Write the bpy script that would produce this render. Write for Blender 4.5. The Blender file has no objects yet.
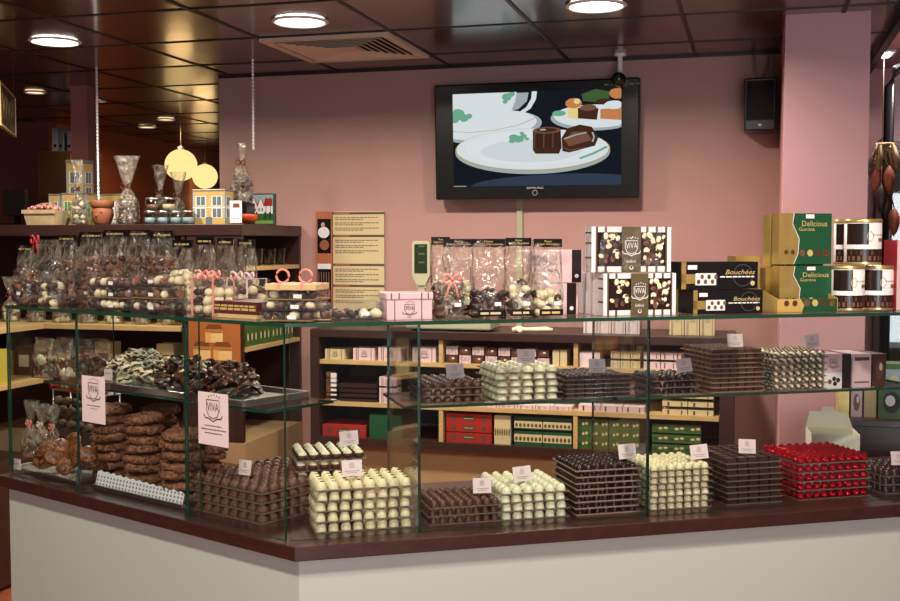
import bpy, math, random
from mathutils import Matrix, Vector
random.seed(7)
PI = math.pi
S = bpy.context.scene
COL = S.collection
# ------------------------------------------------------------------ camera
F = 1100.0; EYE = 1.65
AZ = math.radians(105.5)               # heading of the camera (from +X, counter clockwise)
PITCH = math.atan(56.5/F)
fw = Vector((math.cos(AZ)*math.cos(PITCH), math.sin(AZ)*math.cos(PITCH), -math.sin(PITCH)))
rt = Vector((math.sin(AZ), -math.cos(AZ), 0))
upv = rt.cross(fw)
cam_d = bpy.data.cameras.new('camera'); cam = bpy.data.objects.new('camera', cam_d); COL.objects.link(cam)
cam_d.sensor_width = 36; cam_d.lens = F/900*36; cam_d.clip_start = .05
cam.matrix_world = Matrix(((rt.x,upv.x,-fw.x,0),(rt.y,upv.y,-fw.y,0),(rt.z,upv.z,-fw.z,EYE),(0,0,0,1)))
S.camera = cam
CP = Vector((0,0,EYE))
def ray(px,py): return fw + rt*((px-450)/F) - upv*((py-300.5)/F)
def on_z(px,py,z):
    r = ray(px,py); k = (z-EYE)/r.z; return CP + r*k
def on_plane(px,py,o,n):
    r = ray(px,py); k = (Vector((o[0],o[1],0))-Vector((0,0,0))).dot(n)/ (r.dot(n)); return CP + r*k
def on_Y(px,py,Y):
    r = ray(px,py); return CP + r*(Y/r.y)
def at_depth(px,py,Z):
    r = ray(px,py); return CP + r*(Z/math.cos(PITCH))
# plan frames: x to the right as seen by the customer, y towards the back
class Frame:
    def __init__(s,o,deg):
        a = math.radians(deg); s.o = Vector((o[0],o[1],0)); s.rz = a
        s.u = Vector((math.cos(a),math.sin(a),0)); s.n = Vector((-math.sin(a),math.cos(a),0))
    def w(s,x,y,z=0): return s.o + s.u*x + s.n*y + Vector((0,0,z))
    def hit(s,px,py,t):                # -> (x along, z) on the plane t behind the glass
        p = on_plane(px,py,s.o+s.n*t,s.n); return (p-s.o).dot(s.u), p.z
    def x(s,px,t,py=420): return s.hit(px,py,t)[0]
G0 = (-1.098,2.464)
RF = Frame(G0,30.5)                    # long case, right of the corner
LF = Frame(G0,-22.7)                   # case left of the corner (x is negative along it)
BF = Frame((0,0),0)                    # back wall axes
WT = .92; GT = 1.457; MS = 1.21        # worktop, top glass, middle shelf heights

# ------------------------------------------------------------------ materials
MATS = {}
def nodes(name):
    m = bpy.data.materials.new(name); m.use_nodes = True; nt = m.node_tree; nt.nodes.clear()
    o = nt.nodes.new('ShaderNodeOutputMaterial'); return m, nt, o
def mat(name, col, rough=.5, metal=0, noise=0, nscale=20, bump=0, bscale=60, emit=0, spec=.5, coat=0, stretch=None, col2=None):
    if name in MATS: return MATS[name]
    m, nt, o = nodes(name)
    b = nt.nodes.new('ShaderNodeBsdfPrincipled'); nt.links.new(b.outputs[0], o.inputs[0])
    b.inputs['Base Color'].default_value = (*col,1); b.inputs['Roughness'].default_value = rough
    b.inputs['Metallic'].default_value = metal; b.inputs['Specular IOR Level'].default_value = spec
    b.inputs['Coat Weight'].default_value = coat
    if emit:
        b.inputs['Emission Color'].default_value = (*col,1); b.inputs['Emission Strength'].default_value = emit
    if noise or bump or col2:
        tc = nt.nodes.new('ShaderNodeTexCoord'); mp = nt.nodes.new('ShaderNodeMapping')
        nt.links.new(tc.outputs['Object'], mp.inputs[0])
        if stretch: mp.inputs['Scale'].default_value = stretch
    if noise or col2:
        n = nt.nodes.new('ShaderNodeTexNoise'); n.inputs['Scale'].default_value = nscale; n.inputs['Detail'].default_value = 4
        nt.links.new(mp.outputs[0], n.inputs[0])
        r = nt.nodes.new('ShaderNodeValToRGB'); nt.links.new(n.outputs['Fac'], r.inputs[0])
        c2 = col2 or tuple(min(1,c*(1+noise)) for c in col); c1 = col if col2 else tuple(c*(1-noise) for c in col)
        r.color_ramp.elements[0].position = .35; r.color_ramp.elements[1].position = .65
        r.color_ramp.elements[0].color = (*c1,1); r.color_ramp.elements[1].color = (*c2,1)
        nt.links.new(r.outputs[0], b.inputs['Base Color'])
        if emit: nt.links.new(r.outputs[0], b.inputs['Emission Color'])
    if bump:
        n2 = nt.nodes.new('ShaderNodeTexNoise'); n2.inputs['Scale'].default_value = bscale; n2.inputs['Detail'].default_value = 3
        nt.links.new(mp.outputs[0], n2.inputs[0])
        bp = nt.nodes.new('ShaderNodeBump'); bp.inputs['Strength'].default_value = bump; bp.inputs['Distance'].default_value = .01
        nt.links.new(n2.outputs['Fac'], bp.inputs['Height']); nt.links.new(bp.outputs[0], b.inputs['Normal'])
    MATS[name] = m; return m
def glassy(name, tint, refl=1.0, rough=.02, base=.0, haze=0, hazecol=(.8,.8,.8), bump=0, bscale=30, crinkle=0):
    if name in MATS: return MATS[name]
    m, nt, o = nodes(name)
    t = nt.nodes.new('ShaderNodeBsdfTransparent'); t.inputs[0].default_value = (*tint,1)
    g = nt.nodes.new('ShaderNodeBsdfGlossy'); g.inputs['Roughness'].default_value = rough
    f = nt.nodes.new('ShaderNodeLayerWeight'); f.inputs['Blend'].default_value = .5
    pw_ = nt.nodes.new('ShaderNodeMath'); pw_.operation='POWER'; pw_.inputs[1].default_value = 4.5
    nt.links.new(f.outputs['Facing'], pw_.inputs[0])
    ma = nt.nodes.new('ShaderNodeMath'); ma.operation = 'MULTIPLY_ADD'; ma.use_clamp = True
    ma.inputs[1].default_value = refl; ma.inputs[2].default_value = base
    nt.links.new(pw_.outputs[0], ma.inputs[0])
    fac = ma.outputs[0]
    if bump or crinkle:
        tc = nt.nodes.new('ShaderNodeTexCoord')
        n = nt.nodes.new('ShaderNodeTexNoise'); n.inputs['Scale'].default_value = bscale; n.inputs['Detail'].default_value = 2
        n.inputs['Distortion'].default_value = 1.2
        nt.links.new(tc.outputs['Object'], n.inputs[0])
        bp = nt.nodes.new('ShaderNodeBump'); bp.inputs['Strength'].default_value = bump; bp.inputs['Distance'].default_value = .02
        nt.links.new(n.outputs['Fac'], bp.inputs['Height'])
        nt.links.new(bp.outputs[0], g.inputs['Normal']); nt.links.new(bp.outputs[0], f.inputs['Normal'])
    mx = nt.nodes.new('ShaderNodeMixShader'); nt.links.new(fac, mx.inputs[0])
    src = t.outputs[0]
    if haze:
        d = nt.nodes.new('ShaderNodeBsdfDiffuse'); d.inputs[0].default_value = (*hazecol,1)
        mh = nt.nodes.new('ShaderNodeMixShader'); mh.inputs[0].default_value = haze
        if crinkle:
            cr = nt.nodes.new('ShaderNodeMapRange'); cr.inputs['From Min'].default_value = .45; cr.inputs['From Max'].default_value = .75
            cr.inputs['To Min'].default_value = haze*.4; cr.inputs['To Max'].default_value = haze+crinkle
            nt.links.new(n.outputs['Fac'], cr.inputs[0]); nt.links.new(cr.outputs[0], mh.inputs[0])
        nt.links.new(t.outputs[0], mh.inputs[1]); nt.links.new(d.outputs[0], mh.inputs[2]); src = mh.outputs[0]
    nt.links.new(src, mx.inputs[1]); nt.links.new(g.outputs[0], mx.inputs[2]); nt.links.new(mx.outputs[0], o.inputs[0])
    MATS[name] = m; return m
def emis(name, col, s):
    if name in MATS: return MATS[name]
    m, nt, o = nodes(name)
    e = nt.nodes.new('ShaderNodeEmission'); e.inputs[0].default_value = (*col,1); e.inputs[1].default_value = s
    nt.links.new(e.outputs[0], o.inputs[0]); MATS[name] = m; return m

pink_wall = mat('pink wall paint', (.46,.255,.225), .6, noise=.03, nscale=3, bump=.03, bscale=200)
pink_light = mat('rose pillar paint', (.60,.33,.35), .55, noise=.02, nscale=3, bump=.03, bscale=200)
red_wall = mat('red brown wall paint', (.18,.045,.035), .7, noise=.05, nscale=2)
orange_wall = mat('orange red wall paint', (.42,.10,.04), .7, noise=.05, nscale=2)
mauve_wall = mat('mauve wall paint', (.25,.09,.08), .7, noise=.05, nscale=2)
darkwood = mat('dark wenge laminate', (.040,.017,.014), .35, noise=.15, nscale=12, stretch=(1,1,8))
worktop_m = mat('dark brown worktop laminate', (.040,.013,.011), .32, noise=.2, nscale=10, stretch=(.6,6,6), coat=.3)
interior = mat('shelf interior board', (.055,.030,.022), .6, noise=.1)
tanwood = mat('maple shelf edge', (.55,.37,.16), .45, noise=.1, nscale=14, stretch=(1,6,6))
beige = mat('beige cabinet laminate', (.42,.28,.15), .5, noise=.06, nscale=6)
white_panel = mat('white counter panel', (.47,.53,.48), .4)
terracotta_floor = mat('terracotta floor', (.34,.09,.04), .35, noise=.15, nscale=4)
white = mat('white card', (.8,.78,.78), .5)
pinkcard = mat('pale pink card', (.70,.50,.52), .5)
paper_pink = mat('pink tinted paper', (.76,.62,.64), .6)
black = mat('black plastic', (.006,.006,.007), .25)
blackmat = mat('matte black', (.012,.011,.011), .6)
ink = mat('dark ink', (.03,.02,.02), .6)
brownink = mat('brown ink', (.10,.05,.04), .6)
chrome = mat('chrome', (.8,.8,.82), .15, 1, bump=.4, bscale=80)
steel = mat('steel tray', (.62,.62,.60), .28, 1)
gold = mat('gold foil card', (.55,.38,.12), .35, .6, noise=.1)
goldink = mat('gold ink', (.75,.55,.2), .4, .3)
goldlid = mat('gold lid', (.75,.55,.20), .3, .8)
dark = mat('dark chocolate', (.030,.012,.009), .38, bump=.1, bscale=200)
dark2 = mat('darkest chocolate', (.018,.008,.007), .25)
milk = mat('milk chocolate', (.085,.032,.020), .42, bump=.1, bscale=200)
milk2 = mat('light milk chocolate', (.17,.07,.04), .45)
cream = mat('ivory white chocolate', (.80,.71,.46), .4)
cream2 = mat('pale white chocolate', (.80,.78,.56), .4)
nutty = mat('nut crumb chocolate', (.15,.05,.022), .6, col2=(.38,.16,.075), nscale=90, bump=1, bscale=160)
florent = mat('caramel florentine', (.10,.028,.008), .3, col2=(.28,.09,.02), nscale=40, bump=.6, bscale=90)
redfoil = mat('red foil', (.62,.008,.02), .22, .85, bump=1, bscale=120)
green = mat('dark green print', (.006,.075,.028), .45)
green2 = mat('leaf green print', (.045,.11,.02), .5)
redbox = mat('red box card', (.36,.02,.012), .5)
terra = mat('terracotta', (.33,.11,.05), .6, noise=.15, nscale=15)
ribbon = mat('coral ribbon', (.80,.28,.24), .4)
ribbon_d = mat('brown red ribbon', (.12,.02,.02), .35)
ribbon_w = mat('white pink ribbon', (.85,.62,.60), .4)
creamcard = mat('cream card', (.62,.50,.28), .6)
greytxt = mat('grey print', (.22,.17,.12), .6)
orangecard = mat('burnt orange card', (.42,.13,.06), .6)
yellow = mat('yellow ochre print', (.60,.38,.10), .5)
blueish = mat('sky blue print', (.30,.42,.48), .5)
scale_m = mat('grey green plastic', (.42,.42,.28), .5)
screen_d = mat('display glass', (.02,.03,.02), .2)
film = glassy('cellophane', (.98,.97,.94), 1.8, .16, .075, haze=.05, hazecol=(.85,.76,.62), bump=1.0, bscale=24, crinkle=.15)
film2 = glassy('bright cellophane', (.98,.97,.94), 1.6, .12, .08, haze=.12, hazecol=(.9,.82,.66), bump=1.0, bscale=40, crinkle=.30)
film_d = glassy('clear wrap', (.97,.96,.95), 1.2, .1, .03, haze=.03, bump=.8, bscale=22, crinkle=.10)
plastic = glassy('clear tray plastic', (.86,.82,.78), 1.0, .1, .06, haze=.12, hazecol=(.55,.5,.45))
boxclear = glassy('clear box plastic', (.95,.94,.93), 1.2, .05, .03, haze=.03)
glass = glassy('case glass', (.955,.975,.965), .9, .0, .022)
glassedge = mat('green glass edge', (.01,.05,.03), .15)
glassware = glassy('glassware', (.85,.87,.87), 1.6, .03, .05)

# ------------------------------------------------------------------ mesh building
_txt = {}
def text_geo(s):
    if s in _txt: return _txt[s]
    c = bpy.data.curves.new('t','FONT'); c.body = s; c.resolution_u = 2
    o = bpy.data.objects.new('t', c); COL.objects.link(o)
    bpy.context.view_layer.update()
    me = bpy.data.meshes.new_from_object(o)
    vs = [v.co.copy() for v in me.vertices]; fs = [tuple(p.vertices) for p in me.polygons]
    bpy.data.objects.remove(o); bpy.data.curves.remove(c); bpy.data.meshes.remove(me)
    x0 = min(v.x for v in vs); x1 = max(v.x for v in vs); y0 = min(v.y for v in vs); y1 = max(v.y for v in vs)
    vs = [((v.x-x0)/(x1-x0)-.5, (v.y-y0)/(y1-y0)-.5) for v in vs]
    _txt[s] = (vs, fs, (y1-y0)/(x1-x0)); return _txt[s]
def Mx(o, x, y):
    x = Vector(x); y = Vector(y); z = x.cross(y)
    return Matrix(((x.x,y.x,z.x,o[0]),(x.y,y.y,z.y,o[1]),(x.z,y.z,z.z,o[2]),(0,0,0,1)))
def Mfront(y, cx=0, z0=0): return Mx((cx,y,z0),(1,0,0),(0,0,1))
def Mleft(x, cy=0, z0=0): return Mx((x,cy,z0),(0,-1,0),(0,0,1))
def Mright(x, cy=0, z0=0): return Mx((x,cy,z0),(0,1,0),(0,0,1))
def Mtop(z, cx=0, cy=0): return Mx((cx,cy,z),(1,0,0),(0,1,0))
class MB:
    def __init__(s): s.v=[]; s.f=[]; s.mi=[]; s.mats=[]; s.sm=[]
    def m(s, mt):
        if mt not in s.mats: s.mats.append(mt)
        return s.mats.index(mt)
    def add(s, vs, fs, mt, smooth=False, M=None):
        b = len(s.v); k = s.m(mt)
        for v in vs:
            v = Vector(v)
            s.v.append(M @ v if M else v)
        for f in fs: s.f.append(tuple(i+b for i in f)); s.mi.append(k); s.sm.append(smooth)
        return s
    def box(s, x0,x1,y0,y1,z0,z1, mt, M=None):
        vs = [(x0,y0,z0),(x1,y0,z0),(x1,y1,z0),(x0,y1,z0),(x0,y0,z1),(x1,y0,z1),(x1,y1,z1),(x0,y1,z1)]
        return s.add(vs, [(0,3,2,1),(4,5,6,7),(0,1,5,4),(1,2,6,5),(2,3,7,6),(3,0,4,7)], mt, False, M)
    def prism(s, pts, z0, z1, mt, M=None):
        n = len(pts); vs = [(p[0],p[1],z0) for p in pts]+[(p[0],p[1],z1) for p in pts]
        fs = [tuple(range(n-1,-1,-1)), tuple(range(n,2*n))]+[(i,(i+1)%n,(i+1)%n+n,i+n) for i in range(n)]
        return s.add(vs, fs, mt, False, M)
    def lathe(s, prof, mt, seg=16, c=(0,0,0), M=None, sx=1, sy=1, smooth=True, cap=True):
        vs=[]; fs=[]; n=len(prof)
        for r,z in prof:
            for i in range(seg):
                a = 2*PI*i/seg; vs.append((c[0]+r*sx*math.cos(a), c[1]+r*sy*math.sin(a), c[2]+z))
        for j in range(n-1):
            for i in range(seg):
                k=(i+1)%seg; fs.append((j*seg+i, j*seg+k, (j+1)*seg+k, (j+1)*seg+i))
        if cap:
            fs.append(tuple(range(seg-1,-1,-1))); fs.append(tuple((n-1)*seg+i for i in range(seg)))
        return s.add(vs, fs, mt, smooth, M)
    def tube(s, pts, r, mt, seg=8, smooth=True, cap=True):
        pts=[Vector(p) for p in pts]; vs=[]; fs=[]; n=len(pts)
        for i,p in enumerate(pts):
            d = (pts[min(i+1,n-1)]-pts[max(i-1,0)]).normalized()
            a = Vector((0,0,1)) if abs(d.z)<.9 else Vector((1,0,0))
            x = d.cross(a).normalized(); y = d.cross(x)
            rr = r[i] if isinstance(r,(list,tuple)) else r
            for k in range(seg): vs.append(p + (x*math.cos(2*PI*k/seg)+y*math.sin(2*PI*k/seg))*rr)
        for j in range(n-1):
            for i in range(seg):
                k=(i+1)%seg; fs.append((j*seg+i,(j+1)*seg+i,(j+1)*seg+k,j*seg+k))
        if cap: fs.append(tuple(range(seg))); fs.append(tuple((n-1)*seg+i for i in range(seg-1,-1,-1)))
        return s.add(vs, fs, mt, smooth)
    def ball(s, c, r, mt, seg=10, rings=7, sc=(1,1,1), jit=0, rnd=None, M=None):
        vs=[]; fs=[]; rnd = rnd or random
        vs.append((c[0],c[1],c[2]-r*sc[2]))
        for j in range(1,rings):
            th = PI*j/rings
            for i in range(seg):
                a = 2*PI*i/seg; q = r*(1+jit*rnd.uniform(-1,1))
                vs.append((c[0]+q*sc[0]*math.sin(th)*math.cos(a), c[1]+q*sc[1]*math.sin(th)*math.sin(a), c[2]-q*sc[2]*math.cos(th)))
        vs.append((c[0],c[1],c[2]+r*sc[2])); e=len(vs)-1
        for i in range(seg): fs.append((0,1+(i+1)%seg,1+i)); fs.append((e,1+(rings-2)*seg+i,1+(rings-2)*seg+(i+1)%seg))
        for j in range(rings-2):
            for i in range(seg):
                k=(i+1)%seg; fs.append((1+j*seg+i,1+j*seg+k,1+(j+1)*seg+k,1+(j+1)*seg+i))
        return s.add(vs, fs, mt, True, M)
    # flat printing on a face; M maps (right, up, out)
    def rect(s, M, x0,y0,x1,y1, mt, l=1):
        h=l*.0005; return s.add([(x0,y0,h),(x1,y0,h),(x1,y1,h),(x0,y1,h)], [(0,1,2,3)], mt, False, M)
    def ell(s, M, cx,cy,rx,ry, mt, rot=0, l=2, seg=14, a0=0, a1=2*PI):
        h=l*.0005; c=math.cos(rot); n=math.sin(rot)
        pts=[]
        for i in range(seg+(0 if abs(a1-a0-2*PI)<1e-6 else 1)):
            a=a0+(a1-a0)*i/seg; x=rx*math.cos(a); y=ry*math.sin(a); pts.append((cx+x*c-y*n, cy+x*n+y*c, h))
        return s.add(pts, [tuple(range(len(pts)))], mt, False, M)
    def poly(s, M, pts, mt, l=2): return s.add([(p[0],p[1],l*.0005) for p in pts], [tuple(range(len(pts)))], mt, False, M)
    def stroke(s, M, pts, w, mt, l=3):
        vs=[]; fs=[]; P=[Vector((p[0],p[1],0)) for p in pts]; n=len(P)
        for i,p in enumerate(P):
            d=(P[min(i+1,n-1)]-P[max(i-1,0)]); d = d.normalized() if d.length>1e-9 else Vector((1,0,0))
            q=Vector((-d.y,d.x,0))*w/2; a=p+q; b=p-q; vs += [(a.x,a.y,l*.0005),(b.x,b.y,l*.0005)]
        for i in range(n-1): fs.append((2*i+1,2*i+3,2*i+2,2*i))
        return s.add(vs, fs, mt, False, M)
    def text(s, M, t, cx, cy, w, h, mt, l=4, shear=0):
        vs, fs, asp = text_geo(t)
        if h is None: h = w*asp
        return s.add([(cx+v[0]*w+v[1]*h*shear, cy+v[1]*h, l*.0005) for v in vs], fs, mt, False, M)
    def crest(s, M, cx, cy, w, mt, l=3, word=True):
        k=w
        s.stroke(M, [(cx-.34*k,cy+.30*k),(cx-.34*k,cy-.08*k),(cx-.22*k,cy-.28*k),(cx,cy-.36*k),(cx+.22*k,cy-.28*k),(cx+.34*k,cy-.08*k),(cx+.34*k,cy+.30*k),(cx-.34*k,cy+.30*k)], .035*k, mt, l)
        if word: s.text(M, 'VIVA', cx, cy+.06*k, .62*k, .30*k, mt, l+1)
        for i in range(5): s.ell(M, cx+(-.28+.14*i)*k+.06*k, cy+(.42+.06*(2-abs(i-2))*.6)*k, .035*k,.035*k, mt, l=l, seg=6)
        s.stroke(M, [(cx-.5*k,cy-.22*k),(cx-.42*k,cy-.34*k),(cx-.2*k,cy-.36*k),(cx,cy-.46*k),(cx+.2*k,cy-.36*k),(cx+.42*k,cy-.34*k),(cx+.5*k,cy-.22*k)], .05*k, mt, l)
        return s
    def build(s, name, parent=None, loc=None, rz=0, bev=0, coll=True):
        me = bpy.data.meshes.new(name); me.from_pydata([tuple(v) for v in s.v], [], s.f)
        for mt in s.mats: me.materials.append(mt)
        me.polygons.foreach_set('material_index', s.mi); me.polygons.foreach_set('use_smooth', s.sm); me.update()
        o = bpy.data.objects.new(name, me); COL.objects.link(o)
        if parent: o.parent = parent
        if loc is not None: o.location = loc
        o.rotation_euler = (0,0,rz)
        if bev:
            b = o.modifiers.new('bevel','BEVEL'); b.width = bev; b.segments = 2; b.limit_method='ANGLE'
        return o
def tag(o, label, cat, group=None):
    o['label']=label; o['category']=cat
    if group: o['group']=group
    return o
def thing(name, label, cat, loc=(0,0,0), rz=0, group=None):
    o = bpy.data.objects.new(name, None); COL.objects.link(o); o.location=loc; o.rotation_euler=(0,0,rz); o.empty_display_size=.05
    return tag(o,label,cat,group)
def struct(o): o['kind']='structure'; return o
def dup(root, loc=None, rz=None, label=None, group=None):
    r = root.copy(); COL.objects.link(r)
    if loc is not None: r.location=loc
    if rz is not None: r.rotation_euler=(0,0,rz)
    if label: r['label']=label
    if group: r['group']=group
    for ch in list(root.children):
        c = ch.copy(); COL.objects.link(c); c.parent = r
        for g in list(ch.children):
            d = g.copy(); COL.objects.link(d); d.parent = c
    return r
ORD = ['first','second','third','fourth','fifth','sixth','seventh','eighth','ninth','tenth','eleventh']
def from_top(i,n=99): return 'topmost' if i==0 else ('lowest' if i==n-1 else ORD[i]+' highest')

# ------------------------------------------------------------------ the setting
CZ = 2.555; WY = 5.45
def ceil_mat():
    m, nt, o = nodes('glossy brown ceiling panel')
    b = nt.nodes.new('ShaderNodeBsdfPrincipled'); nt.links.new(b.outputs[0], o.inputs[0])
    tc = nt.nodes.new('ShaderNodeTexCoord'); mp = nt.nodes.new('ShaderNodeMapping'); nt.links.new(tc.outputs['Object'], mp.inputs[0])
    sn = nt.nodes.new('ShaderNodeVectorMath'); sn.operation='SNAP'; sn.inputs[1].default_value=(.61,.61,1)
    ad = nt.nodes.new('ShaderNodeVectorMath'); ad.operation='ADD'; ad.inputs[1].default_value=(.29,-5.09+.61*20,0)
    nt.links.new(mp.outputs[0], ad.inputs[0]); nt.links.new(ad.outputs[0], sn.inputs[0])
    wn = nt.nodes.new('ShaderNodeTexWhiteNoise'); wn.noise_dimensions='3D'; nt.links.new(sn.outputs[0], wn.inputs[0])
    n = nt.nodes.new('ShaderNodeTexNoise'); n.inputs['Scale'].default_value=2.5; n.inputs['Detail'].default_value=5
    nt.links.new(ad.outputs[0], n.inputs[0])
    r = nt.nodes.new('ShaderNodeValToRGB'); nt.links.new(n.outputs['Fac'], r.inputs[0])
    r.color_ramp.elements[0].color=(.045,.022,.018,1); r.color_ramp.elements[1].color=(.10,.052,.038,1)
    b.inputs['Coat Weight'].default_value=.5; b.inputs['Coat Roughness'].default_value=.12; b.inputs['Coat IOR'].default_value=1.7
    nt.links.new(r.outputs[0], b.inputs['Base Color'])
    rr = nt.nodes.new('ShaderNodeMapRange'); rr.inputs['To Min'].default_value=.16; rr.inputs['To Max'].default_value=.34
    nt.links.new(wn.outputs[0], rr.inputs[0]); nt.links.new(rr.outputs[0], b.inputs['Roughness'])
    n2 = nt.nodes.new('ShaderNodeTexNoise'); n2.inputs['Scale'].default_value=7; nt.links.new(ad.outputs[0], n2.inputs[0])
    bp = nt.nodes.new('ShaderNodeBump'); bp.inputs['Strength'].default_value=.05; bp.inputs['Distance'].default_value=.03
    nt.links.new(n2.outputs['Fac'], bp.inputs['Height']); nt.links.new(bp.outputs[0], b.inputs['Normal'])
    return m
cm = ceil_mat(); groove = mat('ceiling joint', (.012,.008,.007), .5)
pinkceil = mat('pink ceiling paint', (.62,.36,.38), .5)
XE = .52
m = MB(); m.box(-7.5,XE,-2.5,WY+6.5,CZ,CZ+.05,cm)
xs = [-.29+.61*k for k in range(-12,2)]; ys = [5.09+.61*k for k in range(-12,12)]
for x in xs:
    if x<XE: m.box(x-.008,x+.008,-2.5,WY+6.5,CZ-.004,CZ+.001,groove)
for y in ys: m.box(-7.5,XE,y-.007,y+.007,CZ-.0035,CZ+.001,groove)
struct(m.build('ceiling'))
m = MB(); m.box(XE+.03,4.5,-2.5,6.6,CZ+.04,CZ+.09,pinkceil); struct(m.build('ceiling_alcove'))
m = MB(); m.box(XE,XE+.03,-2.5,6.6,CZ-.045,CZ+.09,blackmat); struct(m.build('trim_1'))
m = MB(); m.box(-8,4.5,-2.5,12,-.05,0,terracotta_floor); struct(m.build('floor'))
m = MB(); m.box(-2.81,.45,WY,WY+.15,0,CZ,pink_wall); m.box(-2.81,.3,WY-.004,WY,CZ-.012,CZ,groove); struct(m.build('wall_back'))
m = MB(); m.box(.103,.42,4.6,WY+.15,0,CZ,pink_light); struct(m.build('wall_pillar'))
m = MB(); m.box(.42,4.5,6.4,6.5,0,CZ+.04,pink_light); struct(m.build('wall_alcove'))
m = MB(); m.box(4.5,4.6,-2.5,.2,0,CZ+.09,pink_light); m.box(4.5,4.6,3.2,6.5,0,CZ+.09,pink_light); m.box(4.5,4.6,.2,3.2,0,.6,pink_light); struct(m.build('wall_right'))
m = MB(); m.box(-8,-5.05,7.1,7.2,0,CZ,red_wall); struct(m.build('wall_left_near'))
m = MB(); m.box(-5.15,-5.05,7.2,9.2,0,CZ,orange_wall); m.box(-5.25,-5.15,9.2,11.9,0,CZ,mauve_wall); struct(m.build('wall_left_side'))
m = MB(); m.box(-8,1,11.9,12,0,CZ,mauve_wall); struct(m.build('wall_far'))
m = MB(); m.box(-8.1,-8,-2.5,12,0,CZ,red_wall); struct(m.build('wall_left'))
colm = mat('dusky rose column', (.36,.13,.12), .6)
m = MB(); m.box(-3.80,-3.69,5.55,5.62,0,CZ,colm); struct(m.build('wall_column'))
# window in the right wall (beside the shop, out of frame): frame + pane
m = MB()
for a in ((.2,.27),(1.66,1.74),(3.13,3.2)): m.box(4.5,4.58,a[0],a[1],.6,CZ+.04,white_panel)
m.box(4.5,4.58,.2,3.2,.6,.66,white_panel); struct(m.build('window_1'))

# recessed lights
LP = [(300,20,.205),(55,40,.2),(596,4,.205),(35,91,.115),(147,126,.13),(166,118.5,.12),(101,100,.06)]
LW = ['round recessed downlight in front of the air vent','round recessed downlight at the far left of the near ceiling','round recessed downlight above the television','round recessed downlight left of the dusky rose column','round recessed downlight lowest in the distant ceiling','round recessed downlight close to the pendant cord','small recessed downlight just right of the column']
bulb = emis('lamp diffuser', (1,.93,.80), 14); bulb2 = emis('warm lamp diffuser', (1,.66,.34), 2.2)
def downlight(p, d, label, power=18, far=False):
    t = thing('recessed_downlight', label, 'ceiling light', (p.x,p.y,CZ-.004), 0, 'recessed ceiling lights')
    a = MB(); R=d/2
    a.lathe([(R,0),(R*1.12,0),(R*1.14,-.004),(R*1.0,-.010),(R*.98,0.0)], white, 28, cap=False); a.build('trim_ring', t)
    b = MB(); b.lathe([(.001,-.003),(R*.6,-.004),(R*.98,-.002),(R*.98,0)], bulb2 if far else bulb, 28); b.build('diffuser', t)
    return t
def lamp(name, loc, power, size, col=(1,.87,.72), rot=None, spread=2.85, sy=None):
    l = bpy.data.lights.new(name,'AREA'); l.shape = 'DISK' if sy is None else 'RECTANGLE'; l.size=size; l.energy=power; l.color=col
    if sy: l.size_y = sy
    if spread: l.spread=spread
    o = bpy.data.objects.new(name,l); COL.objects.link(o); o.location=loc
    if rot: o.rotation_euler=rot
    return o
for i,(px,py,d) in enumerate(LP):
    p = on_z(px,py,CZ); downlight(p,d,LW[i],far=i>2)
    pw = [30,20,30,3,2,2,1][i]
    lamp('lamp', (p.x,p.y,CZ-.03), pw, d*.8, (1,.87,.72) if i<3 else (1,.7,.42))
# added lamps without fittings on the customer side, unseen above and behind the camera
EXTRA = [(-2.4,2.0,22),(-.9,1.35,34),(.35,2.3,34),(-.3,-.6,16)]
for i,(x,y,pw) in enumerate(EXTRA): lamp('lamp', (x,y,CZ-.02), pw, .17)
# light over the alcove
p = on_z(877,53,CZ+.035)
t = thing('ceiling_light','small square light in the pink ceiling right of the pillar','ceiling light',(p.x,p.y,CZ+.035))
a=MB(); a.box(-.08,.08,-.08,.08,-.01,0,white); a.build('housing',t)
a=MB(); a.box(-.06,.06,-.06,.06,-.016,-.010,bulb); a.build('diffuser',t)
lamp('lamp',(p.x+.1,p.y-.3,CZ-.02),14,.2,(1,.9,.85))

# air vent: one ceiling tile
x0=-.29-.61*2-.61; x0 = xs[min(range(len(xs)), key=lambda i: abs(xs[i]-(-2.12)))]; y0=5.09-.61
t = thing('ceiling_air_vent','square white air vent with slanted louvres set in the brown ceiling','air vent',(x0+.305,y0+.305,CZ))
ventm = mat('warm white metal', (.62,.52,.42), .45)
a=MB()
for (q0,q1,w0,w1) in ((-.3,.3,-.3,-.26),(-.3,.3,.26,.3),(-.3,-.26,-.26,.26),(.26,.3,-.26,.26)): a.box(q0,q1,w0,w1,-.018,-.004,ventm)
a.build('frame',t)
a=MB(); a.box(-.26,.26,-.26,.26,-.006,-.004,blackmat); a.build('duct_opening',t)
for k in range(4):
    a=MB()
    M = Matrix.Rotation(PI/2*k,4,'Z')
    for j in range(6):
        r0=.06+.032*j
        a.add([(-r0,r0,-.012),(r0,r0,-.012),(r0+.022,r0+.022,-.022 if False else -.020),(-r0-.022,r0+.022,-.020),(-r0,r0,-.010),(r0,r0,-.010),(r0+.022,r0+.022,-.018),(-r0-.022,r0+.022,-.018)],
              [(0,1,2,3),(7,6,5,4),(0,4,5,1),(1,5,6,2),(2,6,7,3),(3,7,4,0)], ventm, False, M)
    a.build('louvre_bank',t)
a=MB(); a.box(-.055,.055,-.055,.055,-.016,-.008,ventm); a.build('centre_plate',t)

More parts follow.
